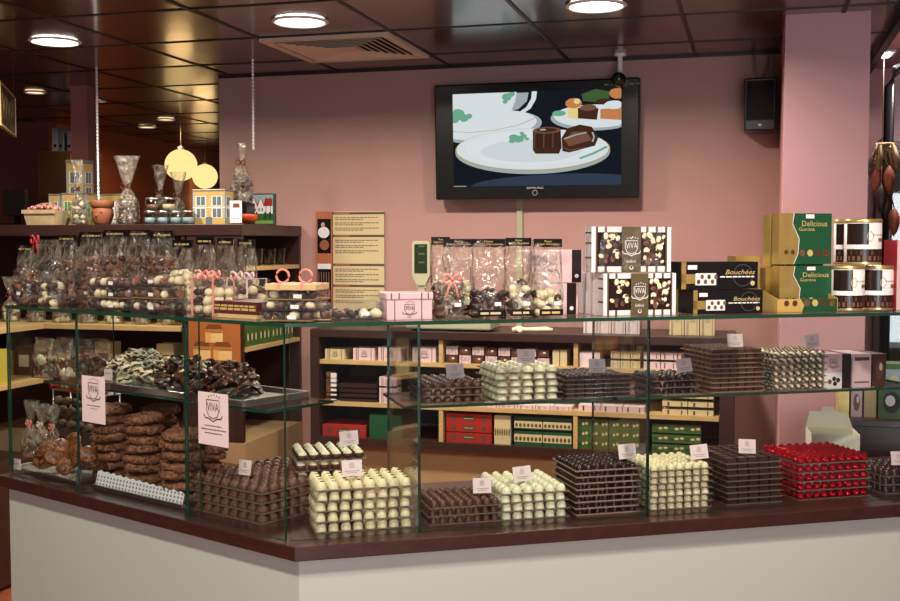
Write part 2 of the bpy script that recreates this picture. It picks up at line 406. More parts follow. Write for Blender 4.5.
# ------------------------------------------------------------------ television
pl = on_Y(437,87,5.36); pr = on_Y(641,78,5.36); pb = on_Y(641,198,5.40)
tvw = pr.x-pl.x; tvh = pr.z-pb.z
t = thing('television','large black flat television showing pralines on a white plate, on pink wall','television',((pl.x+pr.x)/2,5.38,pb.z))
t.rotation_euler=(math.radians(3),0,0)
a=MB(); w=tvw/2; a.box(-w,w,-.045,.03,0,tvh,black); Mf=Mfront(-.045,0,0)
a.text(Mf,'SAMSUNG',0.0,.055,.085,.011,mat('silver print',(.6,.6,.62),.3),2)
a.stroke(Mf,[(.012*math.cos(q*PI/8),.031+.012*math.sin(q*PI/8)) for q in range(17)],.002,MATS['silver print'])
[a.rect(Mf,.34+.03*q,tvh-.034,.36+.03*q,tvh-.026,greytxt,2) for q in range(6)]
a.build('bezel',t,bev=.008)
E=lambda n,c,s=1.0: emis('screen '+n,c,s)
s_bl=E('black',(.008,.010,.014),1); s_wh=E('white',(.72,.78,.80),.9); s_wh2=E('grey',(.42,.48,.50),.8); s_ch=E('chocolate',(.055,.022,.012),1); s_ch2=E('choc light',(.17,.075,.045),1)
s_gr=E('green',(.16,.42,.28),.9); s_or=E('orange',(.52,.20,.07),1); s_ye=E('yellow',(.75,.6,.25),1); s_dg=E('dark green',(.05,.10,.03),1); s_go=E('gold rim',(.45,.33,.15),1); s_na=E('navy',(.03,.045,.07),1)
SW=.82*tvw; SH=SW*.556; sx0=-.405*tvw; sy0=.115*tvh
SH=tvh*.80
Ms=Mx((sx0,-.046,sy0),(SW,0,0),(0,0,SH)); Ms=Matrix(((SW,0,0,sx0),(0,0,-1,-.0465),(0,SH,0,sy0),(0,0,0,1)))
def P(x,y): return ((x-.0),(y))
a=MB()
def clipp(pts): return [(min(1,max(0,x)),min(1,max(0,y))) for x,y in pts]
def sel(cx,cy,rx,ry,mt,l,rot=0,seg=40):
    pts=[]
    for i in range(seg):
        q=2*PI*i/seg; x=rx*math.cos(q); y=ry*math.sin(q)
        pts.append((cx+x*math.cos(rot)-y*math.sin(rot), cy+x*math.sin(rot)+y*math.cos(rot)))
    a.poly(Ms, clipp(pts), mt, l)
a.rect(Ms,0,0,1,1,s_bl,0)
sel(.6,.02,.5,.10,s_na,1,.05)
sel(.20,.64,.34,.17,s_wh2,1,.12); sel(.19,.66,.32,.155,s_wh,2,.12)
a.poly(Ms,clipp([(0,1),(0,.66),(.05,.64),(.18,.655),(.30,.72),(.355,.80),(.38,.90),(.39,1)]),s_wh,3)
a.stroke(Ms,[(.30,.74),(.40,.76),(.46,.83),(.49,.92),(.495,1)],.03,s_wh,4)
a.poly(Ms,[(.34,.80),(.40,.82),(.45,.90),(.46,.99),(.38,.99),(.36,.88)],s_wh2,2)
for (x,y,r) in ((.03,.78,.045),(.07,.74,.03),(.10,.76,.02),(.01,.73,.03),(.33,.95,.03),(.36,.98,.02),(.32,.90,.015)): sel(x,y,r,r*1.4,s_gr,5,seg=9)
sel(.84,.70,.25,.13,s_wh2,2,-.05); sel(.85,.72,.24,.12,s_wh,3,-.05)
sel(.64,.76,.04,.03,s_gr,4)
a.poly(Ms,clipp([(.69,.83),(.69,.71),(.755,.69),(.76,.83)]),s_ye,4); sel(.725,.86,.05,.055,s_or,5,seg=9); sel(.745,.88,.02,.03,s_ye,6,seg=7)
a.poly(Ms,clipp([(.75,.81),(.75,.70),(.86,.68),(.87,.80)]),s_ch,5); sel(.81,.81,.05,.035,s_ch2,6,seg=9)
a.poly(Ms,clipp([(.77,.95),(.78,.88),(.92,.85),(.94,.97),(.85,1)]),s_dg,4)
a.poly(Ms,clipp([(.88,.79),(.88,.69),(1,.67),(1,.8)]),s_or,6); sel(.96,.83,.06,.045,s_wh,7,seg=11); sel(.98,.95,.05,.06,s_or,6,seg=10); sel(.9,.87,.05,.03,s_ch,5,seg=9)
sel(.475,.36,.462,.235,s_wh2,8,-.02); sel(.475,.385,.462,.225,s_go,9,-.02); sel(.475,.39,.455,.218,s_wh,10,-.02)
sel(.475,.40,.40,.180,E('plate inner',(.76,.81,.83),.9),10.5,-.02); sel(.47,.37,.30,.12,E('plate well',(.66,.71,.73),.9),11,-.02)
for (x,y,r) in ((.37,.52,.03),(.40,.50,.035),(.43,.53,.02),(.36,.48,.02),(.45,.50,.015),(.42,.56,.015)): sel(x,y,r,r*1.1,s_gr,12,seg=8)
a.stroke(Ms,[(.76,.28),(.84,.33),(.92,.40)],.02,s_gr,12)
a.poly(Ms,[(.485,.58),(.485,.38),(.50,.34),(.64,.335),(.655,.40),(.65,.58)],s_ch,13); sel(.568,.585,.083,.035,s_ch2,14); sel(.568,.588,.06,.022,s_ch,15); [a.stroke(Ms,[(.495+.018*q,.40),(.497+.018*q,.56)],.004,s_ch2 if q%3==0 else s_bl,14) for q in range(9)]; sel(.545,.592,.02,.010,s_wh2,16,seg=8)
a.poly(Ms,[(.655,.50),(.66,.36),(.70,.345),(.85,.41),(.87,.50),(.83,.61),(.76,.635),(.69,.60)],s_ch,13)
a.poly(Ms,[(.67,.48),(.70,.41),(.83,.47),(.80,.56),(.72,.56)],s_ch2,14); a.stroke(Ms,[(.67,.49),(.74,.53),(.80,.55)],.012,s_wh2,15); a.stroke(Ms,[(.835,.45),(.845,.50),(.835,.55)],.010,s_wh2,15); a.stroke(Ms,[(.665,.40),(.70,.37),(.80,.395)],.008,s_ch2,15)
a.stroke(Ms,[(.0,.60),(.1,.585),(.25,.60),(.4,.65),(.5,.72)],.006,s_go,3)
a.rect(Ms,0,-.0,.08,.008,s_wh2,12)
a.build('screen',t)
a=MB(); a.box(-.18,.18,.03,.066,.15,.45,blackmat); a.build('wall_bracket',t)
# cable duct, camera, speaker
pd = on_Y(520,205,WY)
a=MB(); a.box(-.015,.015,-.012,0,1.22,pb.z+.05,scale_m); tag(a.build('cable_duct',None,(pd.x,WY,0)),'pale vertical cable duct on pink wall below the television','cable duct')
pc = on_Y(620,70,5.3)
t = thing('security_camera','small black camera hanging from a white ceiling stem above the television','camera',(pc.x,5.3,CZ))
a=MB(); a.lathe([(.03,0),(.03,-.012),(.012,-.016),(.012,-.09),(.02,-.10)],white,14); a.build('ceiling_stem',t)
a=MB(); a.lathe([(.028,-.05),(.034,-.03),(.034,.05),(.028,.07)],black,16,M=Matrix.Translation((0,0,-.13))@Matrix.Rotation(PI/2,4,'X')@Matrix.Rotation(.0,4,'Y')); a.build('body',t)
a=MB(); a.lathe([(.02,.07),(.022,.075),(.016,.082)],screen_d,14,M=Matrix.Translation((0,0,-.13))@Matrix.Rotation(PI/2,4,'X')); a.build('lens',t)
ps0=on_Y(746,131,5.25); ps1=on_Y(779,77,5.25)
t = thing('loudspeaker','black box loudspeaker high on the pink wall beside the pillar','loudspeaker',((ps0.x+ps1.x)/2-.01,5.33,ps0.z))
w=(ps1.x-ps0.x)/2; h=ps1.z-ps0.z
a=MB(); a.box(-w,w,-.08,.09,0,h,black); a.build('cabinet',t,bev=.006)
a=MB(); a.box(-w+.01,w-.01,-.088,-.08,.05,h-.012,mat('speaker cloth',(.008,.008,.01),.8,bump=.5,bscale=400)); a.build('grille',t)
a=MB(); a.box(-w+.01,w-.01,-.084,-.08,.008,.045,mat('grey band',(.05,.05,.05),.4)); a.ell(Mfront(-.084),0,.026,.008,.006,MATS['silver print'],0,2); a.build('name_band',t)
for q in (-.02,.03):
    a=MB(); a.tube([(q*.3,.0,h),(q,-.0,h+.05),(q*1.6,.03,CZ-ps0.z)],.003,greytxt,6); a.build('cable',t)

def lines(a,M,x0,x1,y,h,mt,l=2):
    rr=random.Random(int(y*1e5)); x=x0
    while x<x1:
        q=min(x1,x+h*rr.uniform(1.5,5)); a.rect(M,x,y,q,y+h,mt,l); x=q+h*.7
# ------------------------------------------------------------------ menu board on the wall
p0=on_Y(316,310,WY-.02); p1=on_Y(384,211,WY-.02)
W=p1.x-p0.x; H=p1.z-p0.z+.03
t = thing('menu_poster','menu poster with cream text panels and chef photos on the pink wall','poster',(p0.x,WY-.01,p0.z-.03))
a=MB(); a.box(0,W*.245,-.008,.0,0,H,orangecard); Mp=Mfront(-.008)
a.rect(Mp,.01,H*.60,W*.225,H*.93,black,1); a.rect(Mp,.01,H*.03,W*.225,H*.50,black,1)
a.ell(Mp,W*.12,H*.80,W*.085,H*.055,white,0,2); a.ell(Mp,W*.11,H*.875,W*.03,H*.022,mat('skin print',(.55,.3,.2),.6),0,3); a.ell(Mp,W*.13,H*.68,W*.07,H*.05,mat('bowl print',(.30,.09,.05),.6),0,3)
a.rect(Mp,.01,H*.45,W*.225,H*.50,white,2); a.rect(Mp,.01,H*.10,W*.225,H*.13,white,2)
for k in range(5): a.ell(Mp,W*(.045+.037*k),H*.19,W*.017,H*.035,MATS['bowl print'],0,3); a.stroke(Mp,[(W*(.045+.037*k),H*.22),(W*(.045+.037*k),H*.42)],.004,mat('pole print',(.25,.13,.10),.6),2)
a.build('photo_strip',t)
a=MB(); a.box(W*.255,W,-.008,0,0,H,creamcard)
for (y0_,y1_,nl) in ((.775,.97,3),(.50,.755,3),(.30,.48,3),(.02,.28,3)):
    a.rect(Mp,W*.255,H*(y1_),W,H*(y1_+.022),brownink,1)
    a.rect(Mp,W*.28,H*(y1_+.005),W*.50,H*(y1_+.016),orangecard,2)
    for k in range(nl):
        yy=y1_-.035-.05*k
        lines(a,Mp,W*.29,W*.92,H*yy,H*.010,greytxt); lines(a,Mp,W*.29,W*.70,H*(yy-.018),H*.010,greytxt)
a.build('text_panel',t)

# ------------------------------------------------------------------ left shelving block (top board, open right side, wing)
UX=-2.33; UY=4.75; 
t = thing('display_shelving','tall dark brown shelving block with display ledge behind the left case','shelving',(0,0,0))
ZT=1.745
a=MB(); a.box(-3.9,UX,UY,WY-.005,ZT-.055,ZT,darkwood); a.build('top_board',t,bev=.003)
a=MB(); a.box(-3.9,-3.85,UY+.01,WY-.01,0,ZT-.055,darkwood); a.build('side_panel',t)
a=MB(); a.box(-2.66,UX-.30,UY+.005,UY+.025,.7,ZT-.055,darkwood); a.box(-2.66,-2.64,UY+.025,WY-.01,.7,ZT-.055,darkwood); a.box(-2.64,UX-.012,UY+.005,UY+.03,.7,ZT-.055,darkwood); a.build('front_panel',t)
a=MB(); a.box(-2.66,UX-.005,WY-.03,WY-.006,.7,ZT-.055,darkwood); a.box(-3.85,-2.66,WY-.03,WY-.006,.7,ZT-.055,interior); a.build('back_panel',t)
for z in (1.542,1.155):
    a=MB(); a.box(-2.63,UX-.002,UY+.03,WY-.035,z-.02,z,tanwood); a.build('end_shelf',t)
for z in (1.25,.98):
    a=MB(); a.box(-3.84,-2.665,UY+.002,WY-.035,z-.022,z,tanwood); a.build('front_shelf',t)
a=MB(); a.box(-3.85,UX-.003,UY+.003,WY-.006,.06,.7,beige); a.box(-3.8,UX-.05,UY+.04,WY-.04,0,.06,blackmat); a.build('base_cabinet',t)
# wing with planks towards the customer
a=MB()
t2 = thing('side_shelving','low open shelving wing at the far left end','shelving',(0,0,0))
for z in (1.25,.98): 
    a=MB(); a.box(-3.80,-3.42,3.9,UY-.01,z-.022,z,tanwood); a.build('shelf_board',t2)
a=MB(); a.box(-3.84,-3.80,3.9,UY-.01,0,1.27,darkwood); a.build('back_panel',t2)
a=MB(); a.box(-3.80,-3.42,3.9,UY-.01,.02,.6,darkwood); a.build('base',t2)
# poster of caramel cubes
pp0=on_Y(189,366,UY); pp1=on_Y(240,319,UY)
a=MB(); W=pp1.x-pp0.x; H=pp1.z-pp0.z; a.box(0,W,-.004,0,0,H,mat('amber print',(.42,.13,.03),.5)); Mp=Mfront(-.004)
cu=mat('caramel print',(.75,.38,.10),.5); cu2=mat('caramel top print',(.20,.055,.012),.5); cu3=mat('caramel light print',(.80,.52,.22),.5)
for (x,y,s_) in ((.50,.66,.34),(.26,.30,.34),(.66,.30,.36)):
    a.rect(Mp,W*(x-s_/2),H*(y-.16),W*(x+s_/2),H*(y+.12),cu3,1+int(y*3)); a.poly(Mp,[(W*(x-s_/2),H*(y+.12)),(W*(x+s_/2),H*(y+.12)),(W*(x+s_/2-.05),H*(y+.22)),(W*(x-s_/2+.06),H*(y+.22))],cu2,3+int(y*3)); a.rect(Mp,W*(x-s_/2),H*(y-.16),W*(x-s_/2+.1),H*(y+.12),cu,4+int(y*3)); a.rect(Mp,W*(x-s_/2),H*(y+.06),W*(x+s_/2),H*(y+.12),mat('caramel brown print',(.45,.17,.04),.5),5+int(y*3))
tag(a.build('caramel_poster',None,(pp0.x,UY+.003,pp0.z)),'amber poster of stacked caramel cubes on dark shelving panel','poster')

# ------------------------------------------------------------------ back wall shelf unit
BX0=-2.10; BX1=-.085; BY=5.0
t = thing('back_shelf_unit','long low dark shelf unit with maple shelves along the pink wall','shelving',(0,0,0))
a=MB(); a.box(BX0,BX1,BY,WY-.003,1.195,1.235,darkwood); a.build('top_board',t,bev=.003)
for x in (BX0,BX1-.06): a=MB(); a.box(x,x+(.045 if x==BX0 else .06),BY+.002,WY-.003,.70,1.195,darkwood); a.build('side_panel',t)
a=MB(); a.box(BX0+.045,BX1-.06,WY-.02,WY-.004,.72,1.195,interior); a.build('back_panel',t)
a=MB(); a.box(BX0,BX1,BY+.001,WY-.004,.665,.705,darkwood); a.build('bottom_board',t)
for z in (1.084,.879):
    a=MB(); a.box(BX0+.046,BX1-.061,BY+.012,WY-.021,z-.02,z,tanwood); a.build('shelf_board',t)
DX=[on_Y(440,400,BY).x, on_Y(575,400,BY).x]
for x in DX:
    for (z0,z1) in ((.706,.858),(.880,1.062),(1.085,1.194)):
        if z0>.87 and z0<1: continue
        a=MB(); a.box(x-.010,x+.010,BY+.014,WY-.022,z0,z1,tanwood); a.build('divider',t)
a=MB(); a.box(BX0+.02,BX1-.02,BY+.05,WY-.004,.05,.664,beige); a.box(BX0+.05,BX1-.05,BY+.1,WY-.02,0,.05,blackmat); a.build('base_cabinet',t)

# generic cartons -----------------------------------------------------------
def carton(name,label,cat,w,d,h,front,side,deco=None,group=None,top=None,loc=None,rz=0,bev=0):
    a=MB(); a.box(-w/2,w/2,0,d,0,h,side)
    a.rect(Mfront(0),-w/2,0,w/2,h,front,.6)
    if top: a.rect(Mtop(h),-w/2,0,w/2,d,top,.6)
    if deco: deco(a,w,d,h)
    return tag(a.build(name,None,loc,rz,bev),label,cat,group)
def d_pink(a,w,d,h):
    M=Mfront(0); 
    for x in (-.36,-.28,.33): a.rect(M,w*x,0,w*(x+.03),h,brownink,2)
    a.crest(M,w*.02,h*.52,min(w*.38,h*.6),brownink,3)
def d_plain(a,w,d,h):
    M=Mfront(0); a.rect(M,-w*.3,h*.1,-w*.22,h*.9,brownink,2); a.rect(M,w*.25,h*.1,w*.3,h*.9,brownink,2)
def d_brown(a,w,d,h):
    M=Mfront(0); a.ell(M,0,h*.5,w*.3,h*.3,milk2,0,2); a.ell(M,w*.1,h*.6,w*.12,h*.12,cream,0,3)
def d_red(a,w,d,h):
    M=Mfront(0)
    for x,r in ((-.33,.05),(.0,.15),(.33,.05)): a.ell(M,w*x,h*.5,w*r,h*.28,brownink,0,2)
    lines(a,M,-w*.1,w*.1,h*.46,h*.08,goldink,4)
def d_green(a,w,d,h):
    M=Mfront(0); a.rect(M,-w/2,h*.22,w/2,h*.7,creamcard,2)
    for k in range(7): a.ell(M,w*(-.42+.14*k),h*.42,w*.05,h*.14,green2 if k%2 else milk2,0,3,8)
def d_green2(a,w,d,h):
    M=Mfront(0)
    for k in range(9): a.ell(M,w*(-.44+.11*k),h*(.45+.08*(k%3)),w*.045,h*.16,creamcard if k%3 else green,0,3,8)
def bshelf(px0,px1,z,ytop,front,side,deco,name,label,cat,group,depth=.12,inset=.03,n=1,stack=1,gap=.004,py=400):
    """cartons on a shelf of the back unit between two columns of the view"""
    Y=BY+inset; x0=on_Y(px0,py,Y).x; x1=on_Y(px1,py,Y).x
    h=on_Y((px0+px1)/2,ytop,Y).z-z; hh=h/stack; w=(x1-x0)/n
    src=None
    for k in range(stack):
        for i in range(n):
            lab = label if isinstance(label,str) else label[k*n+i]
            loc=(x0+w*(i+.5),Y,z+.0005+hh*k)
            if src is None: src=o=carton(name,lab,cat,w-gap,depth,hh-.001,front,side,deco,group,None,loc)
            else: o=dup(src,loc,None,lab)
S1=1.084; S2=.879; S3=.705; ST=1.235
bshelf(325,345,S1,349,creamcard,creamcard,d_pink,'gift_box','small cream gift box at the left end of the upper back shelf','box',None)
bshelf(353,375,S1,348,pinkcard,paper_pink,d_pink,'gift_box','pink crest gift box on the upper back shelf, second box from its left end','box',None)
bshelf(378,401,S1,347,pinkcard,paper_pink,d_pink,'gift_box','pink crest gift box on the upper back shelf, third box from its left end','box',None)
bshelf(412,436,S1,347,pinkcard,paper_pink,d_pink,'gift_box','pink crest gift box just left of the maple divider on the upper back shelf','box',None)
for k in range(2):
    for i in range(8):
        fr = pinkcard if (i+k)%2 else milk
        bshelf(446+13*i,458+13*i,S1+.040*k,[354.8,346.3][k]+i*.50,fr,fr,d_pink if fr is pinkcard else d_brown,'small_carton','small %s carton, %s in the %s row between the shelf dividers'%('pink' if fr is pinkcard else 'brown',ORD[i],['bottom','top'][k]),'box','small cartons on the upper back shelf',.08)
bshelf(552,567,S1,350,creamcard,tanwood,None,'slim_box',['slim beige upright box left of the second divider, left one','slim beige upright box touching the second divider'],'box','slim upright boxes',n=2)
bshelf(579,600,S1,352,paper_pink,paper_pink,None,'gift_box','plain pale box right of the second divider on the upper shelf','box',None)
for k in range(2):
    bshelf(610,640,S1+.043*k,[361,351.5][k],creamcard,creamcard,d_plain,'small_carton',['cream carton near the case seam, %s row, %s of three'%(['bottom','top'][k],q) for q in ('leftmost','middle','rightmost')],'box','cream cartons on the upper back shelf',.08,n=3)
    bshelf(643,712,S1+.043*k,[362.5,353][k],pinkcard,creamcard,d_plain,'small_carton',['pale pink carton, %s row right end of upper back shelf, %s of four'%(['bottom','top'][k],q) for q in ('first','second','third','fourth')],'box','pale cartons at the right end',.08,n=4)
# lower shelf
for k in range(6):
    bshelf(326,336,S2+.022*k,403-5.2*(k+1),milk2,dark,None,'chocolate_jar','tiny brown carton with white tag in the narrow pile at the left end, %s'%from_top(5-k),'box','pile of tiny tagged cartons',.05)
    bshelf(330.5,336.5,S2+.022*k+.006,403-5.2*(k+1)+1.5,white,white,None,'price_tag','small white tag beside a tiny brown carton, %s tag'%from_top(5-k),'price tag','white tags on the narrow pile',.012,inset=.015)
for k in range(4):
    bshelf(339,377,S2+.023*k,404-5.0*(k+1),dark,dark,None,'chocolate_tray','dark chocolate tray in the pile on the lower back shelf, %s'%from_top(3-k),'tray','dark tray pile on the lower back shelf',.14)
for k in range(3):
    bshelf(379,396,S2+.037*k,404.5-9.2*(k+1),pinkcard,paper_pink,d_pink,'gift_box','small pink box in the pile of three on the lower back shelf, %s'%from_top(2-k),'box','pile of three small pink boxes',.09)
bshelf(482,572,S2,405,pinkcard,paper_pink,d_pink,'gift_box',['low pink box on the lower back shelf, %s left of the divider'%ORD[i] for i in range(5)],'box','low pink boxes on the lower shelf',n=5)
bshelf(578,645,S2,406,pinkcard,paper_pink,d_plain,'gift_box',['low pink box lying right of the divider on the lower shelf, %s in the row'%ORD[i] for i in range(3)],'box','low pink boxes right of the divider',n=3)
for k in range(3):
    bshelf(662,714,S2+.038*k,418-8*(k+1),creamcard,creamcard,d_plain,'carton',['cream striped carton at the right end of the lower shelf, %s layer, %s'%(['bottom','middle','top'][k],q) for q in ('left','right')],'box','cream cartons at the right end',.12,n=2)
# bottom shelf
bshelf(322,366,S3,425,redbox,redbox,d_red,'chocolate_box','single red long box on the bottom back shelf at the left','box',None,.2)
bshelf(369,402,S3,415,green,green,None,'chocolate_box','dark green box beside the single red box','box',None,.2)
for k in range(3):
    bshelf(446,492,S3+.047*k,441-9.0*(k+1),redbox,redbox,d_red,'chocolate_box','red long box in the pile of three right of the first divider, %s'%from_top(2-k),'box','pile of three red boxes',.2)
bshelf(494,511,S3,415.5,creamcard,blueish,d_green,'picture_tin','upright picture tin between the red boxes and green boxes','tin',None,.08)
for k in range(2):
    bshelf(514,572,S3+.068*k,[430,417.5][k],green,green,d_green,'chocolate_box',['green and cream box left of the second divider, %s row, %s'%(['bottom','top'][k],q) for q in ('left','right')],'box','green and cream boxes',.15,n=2)
for k in range(3):
    bshelf(578,640,S3+.045*k,450-10*(k+1),green2,green,d_green2,'chocolate_box',['leaf green box right of the second divider, %s layer, %s'%(['bottom','middle','top'][k],q) for q in ('left','right')],'box','leaf green boxes by the divider',.15,n=2)
    bshelf(652,702,S3+.045*k,455-10*(k+1),green2,green,d_green2,'chocolate_box','leaf green box in the pile at the right end of the bottom shelf, %s'%from_top(2-k),'box','leaf green boxes at the right end',.15)
# things on top of the back unit
def btop(px0,px1,ytop,name,label,front,side,deco,n=1,grp=None,Y=5.1,d=.1):
    x0=on_Y(px0,330,Y).x; x1=on_Y(px1,330,Y).x; h=on_Y((px0+px1)/2,ytop,Y).z-ST; w=(x1-x0)/n; src=None
    for i in range(n):
        lab = label if isinstance(label,str) else label[i]; loc=(x0+w*(i+.5),Y,ST+.0005)
        if src is None: src=carton(name,lab,'box',w-.004,d,h,front,side,deco,grp,None,loc)
        else: dup(src,loc,None,lab)
btop(583,640,306,'gift_box',['striped gift box on the back unit below the crest boxes, %s of four'%q for q in ('leftmost','second','third','rightmost')],paper_pink,pinkcard,d_pink,4,'striped boxes on the back unit')
btop(669,715,306,'gift_box',['pale crest box at the right end of the back unit, %s of three'%q for q in ('leftmost','middle','rightmost')],creamcard,pinkcard,d_pink,3,'crest boxes on the right of the back unit')
a=MB(); a.tube([(0,0,.006),(.03,0,.012),(.06,0,.010),(.16,.01,.012),(.19,.01,.010)],[.012,.016,.010,.013,.008],cream2,8); a.tube([(.035,0,.012),(.04,-.02,.005),(.045,-.03,-.0)],[.012,.012,.010],cream2,8)
pg=on_Y(512,334,BY+.05); tag(a.build('ladle',None,(pg.x,BY+.06,ST+.004)),'pale plastic ladle lying on the edge of the dark back unit','ladle')
# weighing scale with pole display
pg=on_Y(452,330,5.1)
t = thing('weighing_scale','grey-green weighing scale with tall pole display on the back unit','scale',(pg.x,5.12,ST))
a=MB(); a.box(-.21,.21,-.10,.10,.008,.075,scale_m); a.build('base',t,bev=.008)
a=MB(); a.box(-.19,.19,-.09,.09,.075,.082,steel); a.build('weighing_plate',t)
px_=on_Y(422,260,5.12).x-pg.x
a=MB(); a.box(px_-.018,px_+.018,-.012,.012,.07,.25,scale_m); a.box(px_-.025,px_+.025,-.014,.014,.20,.26,scale_m); a.build('pole',t,bev=.004)
z0=on_Y(422,275,5.12).z-ST; z1=on_Y(422,241,5.12).z-ST
a=MB(); a.prism([(px_-.045,z0),(px_-.02,z0-.05),(px_+.02,z0-.05),(px_+.045,z0),(px_+.045,z1-.01),(px_+.035,z1),(px_-.035,z1),(px_-.045,z1-.01)],-.02,.02,scale_m,Mx((0,0,0),(1,0,0),(0,0,1))); a.build('display_head',t)
a=MB(); a.box(px_-.032,px_+.032,-.0225,-.02,z0+.01,z1-.015,screen_d); Mp=Mfront(-.0225)
for zz in (.35,.6,.82): a.rect(Mp,px_-.012,z0+(z1-z0)*zz,px_+.02,z0+(z1-z0)*zz+.008,green2,1)
a.build('display_window',t)
for k in range(4):
    a=MB(); a.lathe([(.012,0),(.012,.009)],black,10,((-.17,.17)[k%2],(-.07,.07)[k//2],0)); a.build('foot',t)

# ------------------------------------------------------------------ alcove right of the pillar
t = thing('corner_cabinet','dark brown cabinet with raised rear ledge right of the pillar','cabinet',(0,0,0))
a=MB(); a.box(.33,1.7,4.16,4.55,.06,1.0,darkwood); a.build('body',t)
a=MB(); a.box(.31,1.72,4.14,4.56,1.0,1.025,darkwood); a.build('top',t,bev=.003)
a=MB(); a.box(.36,1.68,4.2,4.5,0,.06,blackmat); a.build('plinth',t)
def gbox(name,label,px0,px1,ytop,ybase_z,Y,d,front,side,deco=None,group=None,cat='box'):
    x0=on_Y(px0,380,Y).x; x1=on_Y(px1,380,Y).x; h=on_Y((px0+px1)/2,ytop,Y).z-ybase_z
    return carton(name,label,cat,x1-x0-.003,d,h,front,side,deco,group,None,((x0+x1)/2,Y,ybase_z+.0005))
gbox('carton','tan carton on the corner cabinet, nearest the pillar',838,850,389,1.025,4.2,.12,gold,tanwood,None)
gbox('carton','brown printed carton between tan cartons on the corner cabinet',851,863,388,1.025,4.2,.12,pinkcard,milk2,d_brown)
gbox('carton','second tan carton on the corner cabinet, left of the green bag',864,877,388,1.025,4.2,.12,tanwood,tanwood,None)
def d_bag(a,w,d,h):
    M=Mfront(0); a.ell(M,0,h*.3,w*.35,h*.2,blackmat,0,2); a.ell(M,-w*.05,h*.33,w*.2,h*.1,white,0,3); a.rect(M,-w*.3,h*.55,w*.4,h*.9,blueish,2); a.ell(M,.1*w,h*.7,w*.18,h*.10,creamcard,.3,3)
gbox('coffee_bag','green printed carton standing at the right end of the corner cabinet',879,905,364,1.025,4.18,.10,green2,green2,d_bag,None,'carton')
# tall dark shelf with glass, and pods
t = thing('tall_shelf','tall dark shelf at the right edge behind the hanging pods','shelving',(0,0,0))
a=MB(); a.box(.62,1.9,6.1,6.38,.0,2.16,interior); a.build('back_body',t)
a=MB(); a.box(.60,.64,5.86,6.1,0,2.18,darkwood); a.build('side_panel',t)
for z in (2.16,1.62,1.3): a=MB(); a.box(.645,1.9,5.88,6.1,z-.02,z,darkwood); a.build('shelf_board',t)
t = thing('mirror_frame','black upright mirror frame at the right edge beyond the pillar','mirror',(0,0,0))
xq=on_Y(890,120,5.75).x
a=MB(); a.tube([(xq,5.8,0.02),(xq,5.8,2.42),(xq+.03,5.8,2.50),(xq+.10,5.8,2.545),(xq+.9,5.8,2.55)],.025,black,10); a.build('frame',t)
mirror_m = glassy('pale mirror',(.9,.85,.85),1.2,.02,.08)
a=MB(); a.box(xq+.02,xq+.9,5.82,5.825,0.05,2.5,mirror_m); a.build('pane',t)
tag_g='dried cocoa pods hanging right of the pillar'
pp=on_Y(882,155,5.5)
a=MB(); rr=random.Random(3)
for k in range(26):
    ang=rr.uniform(0,2*PI); q=rr.uniform(.02,.085)
    a.tube([(rr.uniform(-.03,.03),0,.05),(q*math.cos(ang)*.7,q*math.sin(ang)*.4,rr.uniform(-.0,.05)),(q*math.cos(ang),q*math.sin(ang)*.5,rr.uniform(-.09,-.02))],.009,mat('straw',(.22,.16,.07),.8,noise=.3),5)
a.tube([(0,0,.04),(0,.0,CZ+.04-pp.z)],.002,brownink,5)
tag(a.build('straw_bundle',None,(pp.x,5.5,pp.z)),'bundle of dry straw hanging above the cocoa pods','straw bundle')
podm=mat('red brown pod',(.20,.055,.02),.45,noise=.3,nscale=8,stretch=(4,4,1)); podd=mat('dark pod',(.022,.014,.009),.5)
for (px,py,Y,mt,lab,rz_) in ((877,180,5.50,podm,'red brown cocoa pod hanging at the left, nearest the pillar',.15),(889,180,5.46,podm,'large red brown cocoa pod hanging at the right of the bunch',-.1),(881,199,5.45,podd,'dark cocoa pod hanging lowest, left one',.1),(886,204,5.5,podd,'dark cocoa pod hanging lowest, right one',-.1),(873,168,5.52,podd,'dark small cocoa pod tucked under the straw',.1),(894,222,5.55,podm,'brown round cocoa pod hanging low at the right edge',0)):
    q=on_Y(px,py,Y); a=MB()
    prof=[]
    for j in range(11):
        f=j/10; prof.append((.024*math.sin(PI*f)**.8*(1.15-.3*f)+.001, .068-.136*f))
    seg=20; vs=[];fs=[]
    for r_,z in prof:
        for i in range(seg):
            an=2*PI*i/seg; r2=r_*(1+.07*math.cos(10*an)); vs.append((r2*math.cos(an),r2*math.sin(an),z))
    for j in range(10):
        for i in range(seg): k=(i+1)%seg; fs.append((j*seg+i,(j+1)*seg+i,(j+1)*seg+k,j*seg+k))
    a.add(vs,fs,mt,True); a.tube([(0,0,.06),((pp.x-q.x)*.8,(5.5-Y)*.8,max(.09,pp.z-q.z-.02))],.003,brownink,5)
    tag(a.build('cocoa_pod',None,(q.x,Y,q.z)),lab,'cocoa pod',tag_g)

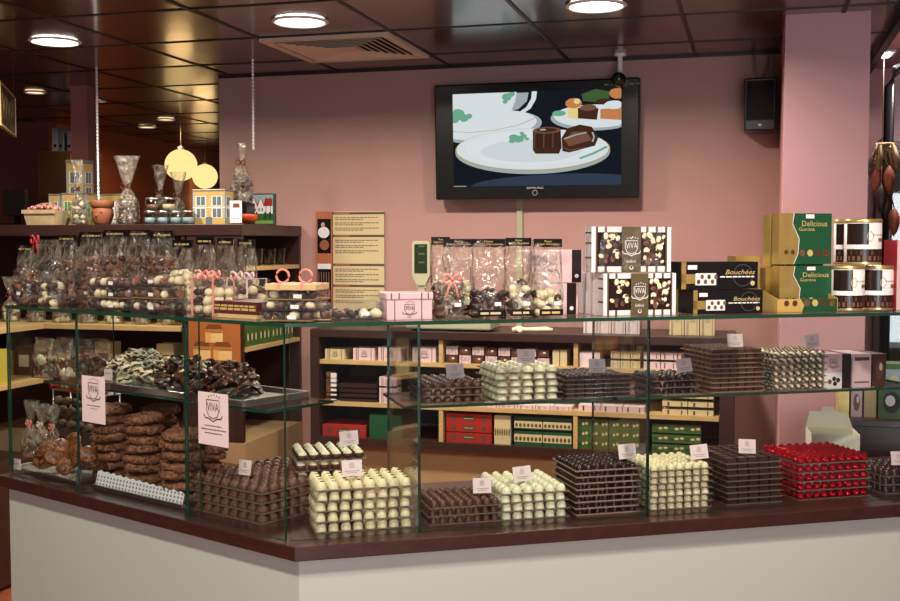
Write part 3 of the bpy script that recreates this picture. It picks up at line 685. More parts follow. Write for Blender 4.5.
# ------------------------------------------------------------------ counter
def isect(tR,tL):
    p=RF.o+RF.n*tR; d=RF.u; q=LF.o+LF.n*tL; e=LF.u
    den=d.x*e.y-d.y*e.x; k=((q.x-p.x)*e.y-(q.y-p.y)*e.x)/den; return p+d*k
RX=2.35; LX=-1.30
def band(t0,t1,lx=LX,rx=RX):
    """plan outline running along both cases between depths t0 and t1"""
    return [LF.w(lx,t0),isect(t0,t0),RF.w(rx,t0),RF.w(rx,t1),isect(t1,t1),LF.w(lx,t1)]
t = thing('counter','angled shop counter with dark brown worktop and white front panels','counter',(0,0,0))
a=MB(); a.prism([(p.x,p.y) for p in [LF.w(LX,-.026),isect(-.058,-.026),RF.w(RX,-.058),RF.w(RX,.56),isect(.56,.56),LF.w(LX,.56)]],WT-.036,WT,worktop_m); a.build('worktop',t,bev=.003)
pf=.0
a=MB()
for fr,x0,x1 in ((RF,None,RX-.03),(LF,LX+.03,None)):
    c=isect(-.032,0); c2=isect(-.012,.02)
    if fr is RF: pts=[c,RF.w(x1,-.032),RF.w(x1,-.012),c2]
    else: pts=[LF.w(x0,0),c,c2,LF.w(x0,.02)]
    b=MB(); b.prism([(p.x,p.y) for p in pts],.0,WT-.037,white_panel); b.build('front_panel',t)
b=MB(); b.prism([(p.x,p.y) for p in (LF.w(LX+.03,.021),LF.w(LX+.05,.021),LF.w(LX+.05,.53),LF.w(LX+.03,.53))],0,WT-.037,white_panel); b.build('end_panel',t)
b=MB(); b.prism([(p.x,p.y) for p in [LF.w(LX+.06,.51),isect(.51,.51),RF.w(RX-.05,.51),RF.w(RX-.05,.53),isect(.53,.53),LF.w(LX+.06,.53)]],0.0,WT-.037,darkwood); b.build('rear_panel',t)

# glass
def slab(name,fr,x0,x1,y0,y1,z0,z1,parent,edges=True,pts=None):
    a=MB(); P_=[Vector(p) for p in (pts or [fr.w(x0,y0),fr.w(x1,y0),fr.w(x1,y1),fr.w(x0,y1)])]
    n=len(P_); vs=[(p.x,p.y,z0) for p in P_]+[(p.x,p.y,z1) for p in P_]
    thick_z = (z1-z0)<.02
    for f,big in [(tuple(range(n-1,-1,-1)),thick_z),(tuple(range(n,2*n)),thick_z)]+[((i,(i+1)%n,(i+1)%n+n,i+n),None) for i in range(n)]:
        if big is None:
            L=(P_[(f[1])%n]-P_[f[0]]).length; big = (not thick_z) and L>.03
        a.add(vs,[f],glass if big else glassedge)
    return a.build(name,parent)
gc = thing('glass_display_case','angled glass display case standing on the brown worktop','display case',(0,0,0))
g=.007
sR=[0,RF.x(420,0),RF.x(649,0),RX-.35]
for i in range(len(sR)-1): slab('front_pane',RF,sR[i]+(.009 if i==0 else .0015),sR[i+1]-.0015,0,g,WT+.0005,GT-.010,gc)
sL=[LF.x(8,0),LF.x(77,0),LF.x(185,0),0]
for i in range(3): slab('front_pane',LF,sL[i]+.0015,sL[i+1]-(.009 if i==2 else .0015),0,g,WT+.0005,GT-.010,gc)
cA=isect(-.004,-.004); cB=isect(.40,.40)
slab('top_shelf',None,0,0,0,0,GT-.009,GT,gc,pts=[cA,RF.w(sR[3],-.004),RF.w(sR[3],.40),cB])
slab('top_shelf',None,0,0,0,0,GT-.009,GT,gc,pts=[LF.w(sL[0],-.004),cA-RF.u*.001,cB-RF.u*.001,LF.w(sL[0],.40)])
slab('middle_shelf',RF,sR[1]+.008,sR[2]-.008,.22,.50,MS-.008,MS,gc)
slab('middle_shelf',RF,sR[2]+.008,sR[3]-.008,.22,.50,MS-.008,MS,gc)
slab('middle_shelf',LF,sL[0]+.008,-.20,.12,.37,MS-.008,MS,gc)
for x in (sR[1],sR[2]): slab('divider_pane',RF,x-.0035,x+.0035,.009,.39,WT+.0005,GT-.010,gc)
for x in (sL[0],): slab('end_pane',LF,x,x+.007,.009,.39,WT+.0005,GT-.010,gc)
slab('divider_pane',LF,sL[2]-.0035,sL[2]+.0035,.009,.05,WT+.0005,GT-.010,gc)

# ------------------------------------------------------------------ pralines in trays
def p_dome(r,h,mt,mark=None,q=10):
    a=MB(); a.lathe([(r*.93,0),(r*.95,.1*h),(r*.86,.50*h),(r*.66,.80*h),(r*.35,.96*h),(.0005,h)],mt,q,cap=False); a.add([(r*.93*math.cos(2*PI*i/q),r*.93*math.sin(2*PI*i/q),0) for i in range(q)],[tuple(range(q-1,-1,-1))],mt)
    if mark:
        a.ball((r*.1,-r*.15,h*.97),r*.33,mark,7,4,(1.2,.6,.35))
    return a
def p_cup(r,h,base,top):
    a=MB(); a.lathe([(r*.85,0),(r*.98,.55*h),(r*.9,.60*h)],base,10)
    a.lathe([(r*.86,.58*h),(r*.8,.75*h),(r*.45,.9*h),(r*.12,h*1.05),(.0005,h*1.08)],top,10,cap=False); return a
def p_bottle(r,h,mt):
    a=MB(); a.lathe([(r*.95,0),(r,.2*h),(r*.9,.6*h),(r*.62,.8*h),(r*.5,.97*h),(.0005,h)],mt,9,cap=False); a.add([(r*.95*math.cos(2*PI*i/9),r*.95*math.sin(2*PI*i/9),0) for i in range(9)],[tuple(range(8,-1,-1))],mt); return a
def p_block(r,h,mt,nut=None):
    a=MB(); k=r*.93; j=r*.8
    vs=[(-k,-k,0),(k,-k,0),(k,k,0),(-k,k,0),(-j,-j,h),(j,-j,h),(j,j,h),(-j,j,h)]
    a.add(vs,[(0,3,2,1),(4,5,6,7),(0,1,5,4),(1,2,6,5),(2,3,7,6),(3,0,4,7)],mt)
    if nut: a.ball((0,0,h),r*.35,nut,6,4,(1,1,.5))
    return a
def p_foil(r,h):
    a=MB(); rr=random.Random(5); 
    prof=[(r*.8,0),(r,.15*h),(r*.92,.45*h),(r*.80,.68*h),(r*.52,.88*h),(r*.2,.98*h),(.0005,h)]
    seg=10; vs=[];fs=[]
    for q,z in prof:
        for i in range(seg):
            an=2*PI*i/seg; k=1+rr.uniform(-.08,.08); vs.append((q*k*math.cos(an),q*k*math.sin(an),z))
    for j in range(len(prof)-1):
        for i in range(seg): k=(i+1)%seg; fs.append((j*seg+i,j*seg+k,(j+1)*seg+k,(j+1)*seg+i))
    fs.append(tuple(range(seg-1,-1,-1)))
    a.add(vs,fs,redfoil,True); return a
def p_stripe(r,h):
    a=MB()
    for k in range(5):
        mt=cream2 if k%2==0 else milk2
        f0=k/5*PI; f1=(k+1)/5*PI; prof=[]
        for j in range(3):
            th=f0+(f1-f0)*j/2; prof.append((max(.0005,r*1.05*math.sin(th)), -r*1.15*math.cos(th)))
        a.lathe(prof,mt,9,M=Matrix.Translation((0,0,h*.5))@Matrix.Rotation(.9,4,'Y')@Matrix.Diagonal((.62,.95,.95,1)),cap=False)
    return a
def stack(fr,pxl,pxr,t,z,nx,ny,layers,lh,proto_mb,kind,what,where,cat='praline',flat=False,jitter=.0006,edge=None,flip=False,lay_shift=None,seed=1):
    """layers of clear trays, each holding nx by ny pralines; only rows that can be seen are filled"""
    zy = 300.5
    x0=fr.x(pxl,t,530 if z<1 else 400); x1=fr.x(pxr,t,530 if z<1 else 400)
    pitch=(x1-x0)/nx; D=pitch*ny; rr=random.Random(seed)
    tm=MB(); e=.002
    tm.box(-e,x1-x0+e,-e,D+e,0,.0012,plastic); 
    rim=edge or plastic
    for (q0,q1,w0,w1) in ((-e-.002,x1-x0+e+.002,-e-.002,-e),(-e-.002,x1-x0+e+.002,D+e,D+e+.002),(-e-.002,-e,-e,D+e),(x1-x0+e,x1-x0+e+.002,-e,D+e)): tm.box(q0,q1,w0,w1,0,.0035,rim)
    src_t=None; src=None
    for L in range(layers):
        dx,dy = (rr.uniform(-1,1)*.003, rr.uniform(-1,1)*.002) if L else (0,0)
        zz=z+.0006+L*lh
        loc=fr.w(x0+dx,t+dy,zz)
        lab='%s clear tray of %s %s'%(from_top(layers-1-L,layers),what,where) if layers>1 else 'clear tray of %s %s'%(what,where)
        if src_t is None: src_t=o=tag(tm.build('praline_tray',None,loc,fr.rz),lab,'tray','trays of %s %s'%(what,where))
        else: o=dup(src_t,loc,None,lab)
        for i in range(nx):
            for j in range(ny):
                if L<layers-1 and not (j==0 or i==0 or i==nx-1 or (flip and j==ny-1)): continue
                p=fr.w(x0+dx+pitch*(i+.5)+rr.uniform(-1,1)*jitter, t+dy+pitch*(j+.5)+rr.uniform(-1,1)*jitter, zz+.0014)
                lab='%s in the %s tray %s'%(kind,from_top(layers-1-L,layers),where)
                if src is None:
                    src=tag(proto_mb(pitch/2*.97,lh*.86).build(cat.replace(' ','_'),None,p,fr.rz),lab,cat,'%s %s'%(what,where))
                else: dup(src,p,fr.rz+rr.uniform(-.3,.3)*(0 if flat else 1),lab)
    return (x0+x1)/2, t+D*.5, z+layers*lh
# on the worktop
st={}
st['A1']=stack(LF,192,262,.07,WT,8,9,4,.0262,lambda r,h:p_bottle(r*.95,h*.98,mat('mid milk chocolate',(.12,.048,.028),.45)),'milk chocolate cup','milk chocolate cups','left of the counter corner','milk chocolate cup',seed=2)
st['A2']=stack(RF,297,365,.29,WT,6,5,6,.0275,lambda r,h:p_cup(r*.95,h,milk,cream2),'white topped dark cup','white topped dark cups','behind the corner ivory stack','white peaked cup',seed=3)
st['A3']=stack(RF,316,413,.055,WT,8,5,5,.0265,lambda r,h:p_dome(r*.95,h*.95,cream,dark2),'ivory praline with dark dab','ivory pralines','beside the counter corner','ivory praline',seed=4)
st['A4']=stack(RF,430,500,.055,WT,8,7,3,.0215,lambda r,h:p_dome(r*.97,h,milk),'brown domed praline','brown domed pralines','right of first pane seam','brown praline',seed=5)
st['A5']=stack(RF,502,568,.055,WT,6,7,4,.0225,lambda r,h:p_dome(r*.95,h,cream2),'pale white domed praline','pale white pralines','low between two dark stacks','pale praline',seed=6)
st['A6']=stack(RF,577,638,.055,WT,7,7,8,.0170,lambda r,h:p_dome(r*.95,h,dark2),'darkest round praline','darkest round pralines','left of the double seam','dark truffle',seed=7,edge=mat('brown tray rim',(.30,.20,.16),.4))
st['A7']=stack(RF,651,710,.055,WT,7,7,7,.0180,lambda r,h:p_dome(r*.95,h*1.0,cream),'small ivory praline','small ivory pralines','right of the double seam','ivory button',seed=8)
st['A8']=stack(RF,727,780,.055,WT,5,6,8,.0165,lambda r,h:p_block(r,h,dark),'flat dark square','flat dark squares','left of the red stack','chocolate square',flat=True,seed=9)
st['A9']=stack(RF,798,869,.055,WT,9,8,5,.0255,lambda r,h:p_foil(r*.90,h*1.05),'red foil wrapped praline','red foil pralines','near the worktop end','foil praline',seed=10)
st['A10']=stack(RF,884,930,.06,WT,6,6,3,.0250,lambda r,h:p_dome(r*.95,h,dark),'dark domed praline','dark domed pralines','at the right edge','dark praline',seed=11)
# on the middle glass shelf
st['B1']=stack(RF,424,483,.235,MS,6,7,3,.0205,lambda r,h:p_bottle(r,h*1.0,milk),'dark cup shaped praline','dark cup pralines','left on the glass shelf','chocolate thimble',seed=12)
st['B2']=stack(RF,497,560,.235,MS,5,5,5,.0195,lambda r,h:p_dome(r*.97,h,cream2),'large pale white praline','large white pralines','on the glass shelf','white truffle',seed=13)
st['B3']=stack(RF,567,631,.235,MS,7,7,5,.0128,lambda r,h:p_block(r,h,dark,milk),'small dark square praline','small dark squares','left of glass shelf seam','chocolate tile',flat=True,seed=14)
st['B4']=stack(RF,655,697,.24,MS,5,6,3,.0195,lambda r,h:p_dome(r*.95,h,dark2),'round black praline','round black pralines','right of glass shelf seam','chocolate ball',seed=15)
tray_tan=mat('tan tray rim',(.24,.15,.10),.5)
st['B5']=stack(RF,712,762,.235,MS,6,7,9,.0142,lambda r,h:p_block(r,h,milk,milk2),'thin brown square praline','thin brown squares','in tallest glass shelf stack','nut square',flat=True,edge=tray_tan,seed=16)
st['B6']=stack(RF,774,825,.235,MS,7,6,6,.0195,lambda r,h:p_stripe(r,h*1.1),'striped cream and brown praline','striped pralines','on the glass shelf','striped praline',seed=17)
# price cards
CARDS=[('A1',245,485,LF,.12,12,'leaning on the milk chocolate cups left of the corner'),('A2',349,447,RF,.34,13,'on the white topped dark pralines'),('A3',352,478,RF,.09,13,'on the ivory pralines beside the corner'),
('A4',482,498,RF,.10,13,'on the brown domed pralines'),('A5',522,480,RF,.10,13,'on the pale white pralines of the worktop'),('A6',627,463,RF,.10,12,'on the darkest pralines left of the double seam'),
('A7',699,460,RF,.09,12,'on the small ivory pralines'),('A8',747,454,RF,.10,12,'on the flat square dark pralines'),('A10',898,470,RF,.09,12,'on the dark pralines at the right edge'),
('B1',455,374,RF,.28,13,'on the dark cup pralines of the glass shelf'),('B2',526,359,RF,.28,13,'on the large pale white pralines of the glass shelf'),('B3',597,370,RF,.28,13,'on the small dark square pralines of the glass shelf'),
('B4',684,367,RF,.27,10,'on the round black pralines of the glass shelf'),('B5',735,349,RF,.28,11,'on the tall thin brown stack of the glass shelf'),('B6',812,344,RF,.32,11,'on the striped pralines of the glass shelf')]
rc=random.Random(4)
for key,px,py,fr,t_,hs,lab in CARDS:
    x,z=fr.hit(px,py,t_); ztop=st[key][2]
    w=.026; h=.020
    base=ztop+.001
    root=thing('price_card','small white price card '+lab,'price card',fr.w(x,t_,base),fr.rz+rc.uniform(-.12,.12),'price cards on the praline stacks')
    zc=max(z-base,h+.002)
    a=MB(); Mc=Matrix.Translation((0,0,zc))@Matrix.Rotation(math.radians(-12),4,'X')@Matrix.Rotation(rc.uniform(-.08,.08),4,'Y')
    a.box(-w,w,-.0006,.0006,-h,h,paper_pink,Mc); Mf=Mc@Mfront(-.0006); a.crest(Mf,0,h*.35,h*.75,greytxt,1)
    a.rect(Mf,-w*.7,-h*.42,w*.7,-h*.36,greytxt,1); a.rect(Mf,-w*.5,-h*.66,w*.5,-h*.60,greytxt,1)
    a.build('card',root)
    a=MB(); a.tube([(0,.003,.0),(0,.003,zc-h*.6)],.0012,plastic,6); a.lathe([(.009,0),(.009,.002)],plastic,10,(0,.003,0)); a.build('stand',root)
# things at the right end of the middle shelf
def fcart(fr,px0,px1,t,z,ytop,d,front,side,deco,name,label,group=None,cat='box',py=None,top=None,bev=0,gap=.002):
    py=py or (420 if z<1 else (380 if z<1.3 else 300)); x0=fr.x(px0,t,py); x1=fr.x(px1,t,py); h=fr.hit((px0+px1)/2,ytop,t)[1]-z
    return carton(name,label,cat,x1-x0-gap,d,h,front,side,deco,group,top,fr.w((x0+x1)/2,t,z+.0005),fr.rz,bev)
def d_berry(a,w,d,h):
    M=Mfront(0); a.crest(M,0,h*.74,w*.6,brownink,2); a.rect(M,-w/2,0,w/2,h*.46,white,1.5)
    for x,y in ((-.2,.2),(.05,.28),(.1,.14),(.28,.24)): a.ell(M,w*x,h*y,w*.12,w*.12,dark if x>0 else milk2,0,3,9)
    M=Mright(w/2); a.rect(M,.001,0,d-.001,h,dark2,1)
def d_band(a,w,d,h):
    M=Mfront(0); a.rect(M,-w*.4,h*.80,w*.4,h*.90,brownink,2); a.rect(M,-w*.4,h*.14,w*.4,h*.18,brownink,2)
fcart(RF,824,842,.235,MS,354,.12,pinkcard,pinkcard,d_berry,'gift_box','pink carton with berry picture next to the striped pralines')
fcart(RF,842.5,851,.235,MS,354,.12,dark2,dark2,None,'gift_box','black spine carton between two pink cartons on the glass shelf')
fcart(RF,852,871,.235,MS,354,.12,pinkcard,pinkcard,d_band,'gift_box','pink carton with two dark bands on the glass shelf')
fcart(RF,872,886,.25,MS,354,.12,milk,darkwood,d_brown,'gift_box','dark brown carton at the right end of the glass shelf')
# open white box standing on the worktop behind the red foil
x,z=RF.hit(835,470,.40); h=.125
root=thing('open_carton','open empty white carton standing on the worktop behind the red foil pralines','carton',RF.w(x,.40,WT+.0005),RF.rz-.45)
wb=mat('off white box card',(.74,.72,.56),.5)
a=MB(); W=.075; Dp=.07; e=.0015
h=on_plane(820,446,RF.w(0,.40),RF.n).z-WT+.035
for (q0,q1,w0,w1,hh) in ((-W,W,0,e,h),(-W,-W+e,e,Dp*2,h),(W-e,W,e,Dp*2,h),(-W,W,Dp*2-e,Dp*2,h),): a.box(q0,q1,w0,w1,.001,hh,wb)
a.box(-W+e,W-e,e,Dp*2-e,0,.002,wb); a.build('body',root)
a=MB(); a.add([(-W,Dp*2,h),(W,Dp*2,h),(W*.8,Dp*2+.02,h+.05),(-W*.8,Dp*2+.02,h+.05)],[(0,1,2,3)],wb); a.add([(-W*.3,Dp*2+.02,h+.05),(W*.3,Dp*2+.02,h+.05),(W*.25,Dp*2+.025,h+.065),(-W*.25,Dp*2+.025,h+.065)],[(0,1,2,3)],wb); o=a.build('lid_flap',root)
sd=o.modifiers.new('s','SOLIDIFY'); sd.thickness=.0015

# ------------------------------------------------------------------ packed sweets
from mathutils import noise as NZ
def lump(mt,r,seed,sc=(1,1,.8),jit=.12,mt2=None):
    a=MB(); rr=random.Random(seed); a.ball((0,0,0),r,mt,10,7,sc,jit,rr)
    if mt2: a.ball((r*.25,-r*.35,r*.45),r*.5,mt2,7,5,(1,.8,.6),.1,rr)
    return a
def film_mesh(w,h,d,seed,prof,mt=film,nu=30,nv=18,cr=.009,round_=False):
    """crinkled bag; prof(v) -> (half width factor, half depth factor)"""
    a=MB(); vs=[]; fs=[]
    for j in range(nv+1):
        v=j/nv; fw_,fd=prof(v)
        for i in range(nu):
            an=2*PI*i/nu; c,s_=math.cos(an),math.sin(an)
            e=.6 if not round_ else 1
            x=w/2*fw_*math.copysign(abs(c)**e,c); y=d/2*fd*math.copysign(abs(s_)**e,s_)
            q=cr*(.35+v)*NZ.noise(Vector((x*38+seed*3.1,y*38+an*1.3,v*6+seed))) 
            vs.append((x+q*c, y+q*1.2*s_*(fd+.15), v*h+q*.3*(0<v<1)))
    for j in range(nv):
        for i in range(nu): k=(i+1)%nu; fs.append((j*nu+i,j*nu+k,(j+1)*nu+k,(j+1)*nu+i))
    fs.append(tuple(range(nu-1,-1,-1)))
    a.add(vs,fs,mt,True); return a
def pillow(v):
    if v<.04: return (.93,.9)
    if v<.4: return (1-.05*v,1)
    return (.98-.06*(v-.4), max(.10,1-1.55*(v-.4)))
PIECES={}
def piece(kind,parent,loc,seed):
    key=(kind,seed%3)
    if key not in PIECES:
        rs={'nut':(nutty,.014,(1.2,.8,.55),.22,None),'cream':(cream,.015,(1,.85,.8),.05,None),'dark':(dark,.014,(1.1,.9,.7),.12,None),'milk':(milk,.015,(1,1,.7),.1,None),
            'choco':(milk,.014,(1.3,.8,.5),.15,cream),'pinkish':(milk2,.014,(1,.9,.7),.1,pinkcard),'caramel':(florent,.013,(1.3,1,.4),.2,None),'choc_big':(dark,.018,(1.5,.7,.6),.1,None)}[kind]
        o=lump(rs[0],rs[1],seed+3,rs[2],rs[3],rs[4]).build('chocolate',None); PIECES[key]=o
    else:
        o=PIECES[key].copy(); COL.objects.link(o)
    o.parent=parent; o.location=loc; rr=random.Random(seed); o.rotation_euler=(rr.uniform(-1,1),rr.uniform(-1,1),rr.uniform(0,6)); q=rr.uniform(.8,1.12); o.scale=(q,q,q); return o
def bag(fr,pxl,pxr,t,z,ytop,kinds,label,name='cellophane_bag',header=True,fill=.4,group=None,base=True,sticker=True,seed=1,d=.055,bow=None,n=None,py=300,writing=True):
    x0=fr.x(pxl,t,py); x1=fr.x(pxr,t,py); w=x1-x0; h=fr.hit((pxl+pxr)/2,ytop,t+d/2)[1]-z
    root=thing(name,label,'bag of chocolates',fr.w((x0+x1)/2,t+d/2,z+.001),fr.rz+random.Random(seed).uniform(-.06,.06),group)
    film_mesh(w,h,d,seed,pillow).build('bag_film',root)
    rr=random.Random(seed*7); lay=0.012; cnt=0; k=0
    while lay<h*fill:
        nx=max(2,int(w/.026)); 
        for i in range(nx):
            for j in range(2):
                x=(-w/2+.014)+(w-.028)*i/(nx-1) if nx>1 else 0
                piece(kinds[rr.randrange(len(kinds))],root,(x+rr.uniform(-.006,.006),(-.3+.6*j)*d*.5+rr.uniform(-.003,.003),lay+rr.uniform(-.007,.009)+.004*(i%2)),seed*31+k); k+=1
        lay+=.021
    if header:
        a=MB(); a.box(-w*.5,w*.5,-.004,.004,h-.020,h+.002,black); M=Mfront(-.004)
        if writing:
            a.text(M,'Finest',0,h-.0045,w*.26,.005,goldink,1); a.text(M,'Belgian Chocolates',0,h-.0125,w*.80,.0065,goldink,1)
        else: lines(a,M,-w*.38,w*.38,h-.013,.005,goldink,1)
        a.build('header_card',root)
    if base:
        a=MB(); a.box(-w*.42,w*.42,-d*.5-.004,-d*.5-.003,.003,.020,black); lines(a,Mfront(-d*.5-.004),-w*.34,w*.3,.008,.006,goldink if seed%2 else creamcard,1); a.build('base_label',root)
    if sticker:
        a=MB(); a.box(w*.08,w*.08+.018,-d*.5-.005,-d*.5-.0035,.030,.040,white); a.build('sticker',root)
    if bow: bowmesh(root,(0,-d*.5-.004,h*bow[1]),bow[0],.022,bow[2] if len(bow)>2 else h*bow[1]*.8)
    return root
def bowmesh(root,c,mt,r,tail=.05):
    a=MB(); x,y,z=c
    for s_ in (-1,1):
        pts=[(x+s_*r*1.1*math.sin(PI*q/8)*(1),y-.004*math.sin(PI*q/8),z+r*.55*math.sin(2*PI*q/8)) for q in range(9)]
        a.tube(pts,.0032,mt,6)
        a.tube([(x,y,z),(x+s_*r*.5,y-.003,z-tail*.5),(x+s_*r*.75,y-.001,z-tail)],.0026,mt,6)
    a.ball((x,y-.003,z),.005,mt,8,6); return a.build('bow',root)
def gathered(v,neck=.6,fan=.75):
    if v<.05: return (.9,.9)
    if v<neck*.45: return (1,1)
    if v<neck: f=(v-neck*.45)/(neck*.55); return (1-.86*f**1.3,)*2
    f=(v-neck)/(1-neck); return (.14+fan*f**.8,.14+.5*f)
def gift_bag(loc,rz,w,h,label,kinds,ribbon_mt,group=None,seed=1,fan=.75,neck=.6,cat='cellophane gift'):
    root=thing('cellophane_gift',label,cat,loc,rz,group)
    film_mesh(w,h,w*.8,seed,lambda v:gathered(v,neck,fan),film2,34,20,.010,True).build('cellophane_wrap',root)
    rr=random.Random(seed); lay=.016; k=0
    while lay<h*neck*.72:
        R=(w/2-.018)*(1 if lay<h*neck*.45 else max(.15,1-(lay/h-neck*.45)/(neck*.5)))
        n=max(1,int(R*2*PI/.034)) 
        for i in range(n):
            an=2*PI*i/n+lay*40; piece(kinds[rr.randrange(len(kinds))],root,(R*math.cos(an),R*.75*math.sin(an),lay+rr.uniform(-.003,.003)),seed*17+k); k+=1
        lay+=.023
    bowmesh(root,(0,-w*.07,h*neck),ribbon_mt,w*.2,h*.22)
    return root
TG=GT+.0005
# --- bags on the top glass, right of the corner
pb_=RF
bag(RF,434,452,.20,TG,238,['milk','cream'],'cellophane bag of pale chocolates, half hidden at the left end of the bag row',seed=3,group=None,base=False,sticker=False)
bag(RF,446,476,.14,TG,240,['cream','milk'],'cellophane bag with crumpled header second from left among the front bags',seed=4)
t_=bag(RF,437,466,.05,TG,272,['milk','milk','milk2' if 0 else 'milk'],'low cellophane bag of milk chocolates tied with a coral ribbon',seed=5,header=False,base=False,bow=(ribbon,.85,.05),fill=.62)
bag(RF,474,508,.06,TG,240,['choc_big','dark'],'cellophane bag of dark chocolate pieces with tilted black header',seed=6,fill=.34)
bag(RF,509,534,.06,TG,239,['dark','cream'],'cellophane bag of mixed dark and white chocolates beside the last bag',seed=8,fill=.42)
bag(RF,537,565,.05,TG,240,['cream','cream','dark'],'rightmost cellophane bag, white chocolates along its bottom',seed=9,fill=.30)
# --- pink box with two rolls on top
def pinkbox(px0,px1,t,ytop,label):
    x0=RF.x(px0,t,300); x1=RF.x(px1,t,300); w=x1-x0; h=RF.hit(px0,ytop,t)[1]-TG; hb=h*.74
    root=thing('pink_gift_box',label,'gift box',RF.w((x0+x1)/2,t,TG),RF.rz)
    a=MB(); a.box(-w/2,w/2,0,.09,0,hb,pinkcard); M=Mfront(0); a.crest(M,0,hb*.55,hb*.75,brownink,2); a.text(M,'VIVA',0,hb*.12,w*.1,None,brownink,2)
    for x in (-.34,.26): a.rect(M,w*x,0,w*(x+.02),hb,brownink,1)
    a.build('box_body',root)
    a=MB(); a.box(-w/2-.003,w/2+.003,-.003,.093,hb,h,pinkcard); M=Mfront(-.003)
    for x in (-.42,-.25,.25,.4): a.rect(M,w*x,hb+.001,w*(x+.025),h,brownink,1)
    a.build('lid',root,bev=.003); return root
pinkbox(387,432,.05,293,'pink gift box with dark bands and crest, on the top glass near the corner')
# --- black spined pink boxes beside the last bag
def spine(a,w,d,h):
    M=Mfront(0); a.rect(M,w*.28,0,w*.47,h,dark2,1); a.crest(M,-w*.12,h*.55,w*.30,brownink,2); a.ell(M,w*.375,h*.2,w*.04,w*.04,white,0,3,8)
xq0,zq=RF.hit(560,320,.13)
fcart(RF,527,578,.13,TG,249.5+34,.05,pinkcard,pinkcard,spine,'chocolate_box','lower pink box with black spine behind the last bag','black spined boxes')
def up_on(fr,px0,px1,t,ymid,ytop,d,front,side,deco,name,label,group,gap=.002):
    z=fr.hit(px0,ymid,t)[1]
    return fcart(fr,px0,px1,t,z,ytop,d,front,side,deco,name,label,group,py=280,gap=gap)
up_on(RF,532,583,.13,283,250,.05,pinkcard,pinkcard,spine,'chocolate_box','upper pink box with black spine standing on its twin behind the last bag','black spined boxes')
# --- picture boxes of pralines (crest in the middle)
def d_pict(a,w,d,h):
    M=Mfront(0); rr=random.Random(8)
    for x in (-.45,-.34,.18,.30,.42): a.rect(M,w*x,0,w*(x+.03),h,brownink,1)
    a.rect(M,-w*.43,h*.13,w*.43,h*.88,dark2,2)
    for k in range(90):
        x=rr.uniform(-.40,.40); y=rr.uniform(.19,.82)
        if abs(x)<.14: continue
        mt=(cream,milk,milk2,cream)[k%4]; r=rr.uniform(.018,.034)*w; a.ell(M,w*x,h*y,r*1.4,r,(cream,milk,milk2,dark,cream2)[k%5],rr.uniform(0,3),3+.02*k,9)
    a.rect(M,-w*.13,0,w*.11,h,mat('olive brown print',(.10,.075,.03),.5),7)
    a.crest(M,-w*.01,h*.56,w*.23,white,8); a.text(M,'Infinit',-w*.01,h*.24,w*.12,h*.07,white,9,shear=.4)
    a.ell(M,-w*.01,h*.10,h*.05,h*.05,white,0,9,10); a.ell(M,-w*.01,h*.11,h*.03,h*.035,mat('olive brown print',(0,0,0)),0,10,10)
    M=Mleft(-w/2)
    for y in (.3,.62,.85): a.rect(M,-d,h*y,0,h*(y+.04),brownink,1)
for k in range(3):
    fcart(RF,583+7*k,600+7*k,.175-.045*k,TG,273-1*k,.035,pinkcard,white,d_band,'gift_box','pink banded box on edge left of the crest picture box, %s'%['rearmost','middle','foremost'][k],'banded boxes left of the picture box')
fcart(RF,603,676,.05,TG,273.5,.045,white,white,d_pict,'picture_box','lower praline picture box with white crest standing on the top glass','praline picture boxes')
pbx=up_on(RF,591,671,.065,272.5,227,.045,white,white,d_pict,'picture_box','shrink wrapped praline picture box standing on top of the other picture box','praline picture boxes')
x0_,z_=RF.hit(591,272.5,.06); x1_=RF.x(671,.06,250); h_=RF.hit(620,227,.06)[1]-z_
a=film_mesh(x1_-x0_+.006,h_+.003,.056,5,lambda v:(1,1),film_d,30,10,.002); a.build('shrink_wrap',pbx,(0,.0225,0))
# --- black boxes with a small picture window
def d_black(a,w,d,h):
    M=Mfront(0); rr=random.Random(2)
    a.rect(M,-w*.5,0,-w*.44,h,gold,1); a.rect(M,-w*.5,h*.2,-w*.22,h*.55,gold,1)
    a.rect(M,-w*.32,h*.14,-w*.05,h*.58,white,2)
    for k in range(6): a.ell(M,w*(-.28+.045*k),h*(.27+.18*(k%2)),w*.024,h*.09,milk2 if k%3 else milk,0,3,8)
    a.text(M,'Bouchées',w*.27,h*.62,w*.38,h*.17,goldink,2,shear=.35); lines(a,M,w*.0,w*.45,h*.42,h*.05,white,2)
    a.stroke(M,[(w*.30+h*.4*math.cos(q*PI/10),h*.5+h*.4*math.sin(q*PI/10)) for q in range(21)],h*.03,mat('faint grey ring',(.05,.05,.05),.4),1)
    a.ell(M,w*.43,h*.2,h*.09,h*.09,creamcard,0,2,10); a.ell(M,w*.43,h*.2,h*.045,h*.045,yellow,0,3,8)
    a.rect(M,-w*.42,h*.72,-w*.30,h*.88,white,2)
for k in range(4):
    fcart(RF,668+6*k,686+6*k,.20-.035*k,TG,[268,272,277,281][k],.03,gold,gold,None,'gold_box','gold box on edge left of the black boxes, %s'%['rearmost','second from the rear','third from the rear','foremost'][k],'gold boxes on edge')
fcart(RF,693,763,.05,TG,290,.09,black,black,d_black,'chocolate_box','lower black box with gold script and picture window on the top glass','black boxes with gold script')
up_on(RF,681,758,.06,289.5,262,.09,black,black,d_black,'chocolate_box','upper black box with gold script, lying on the lower black box','black boxes with gold script')
fcart(RF,735,760,.22,TG,256,.05,gold,gold,None,'gold_box','tall gold carton standing behind the black boxes')
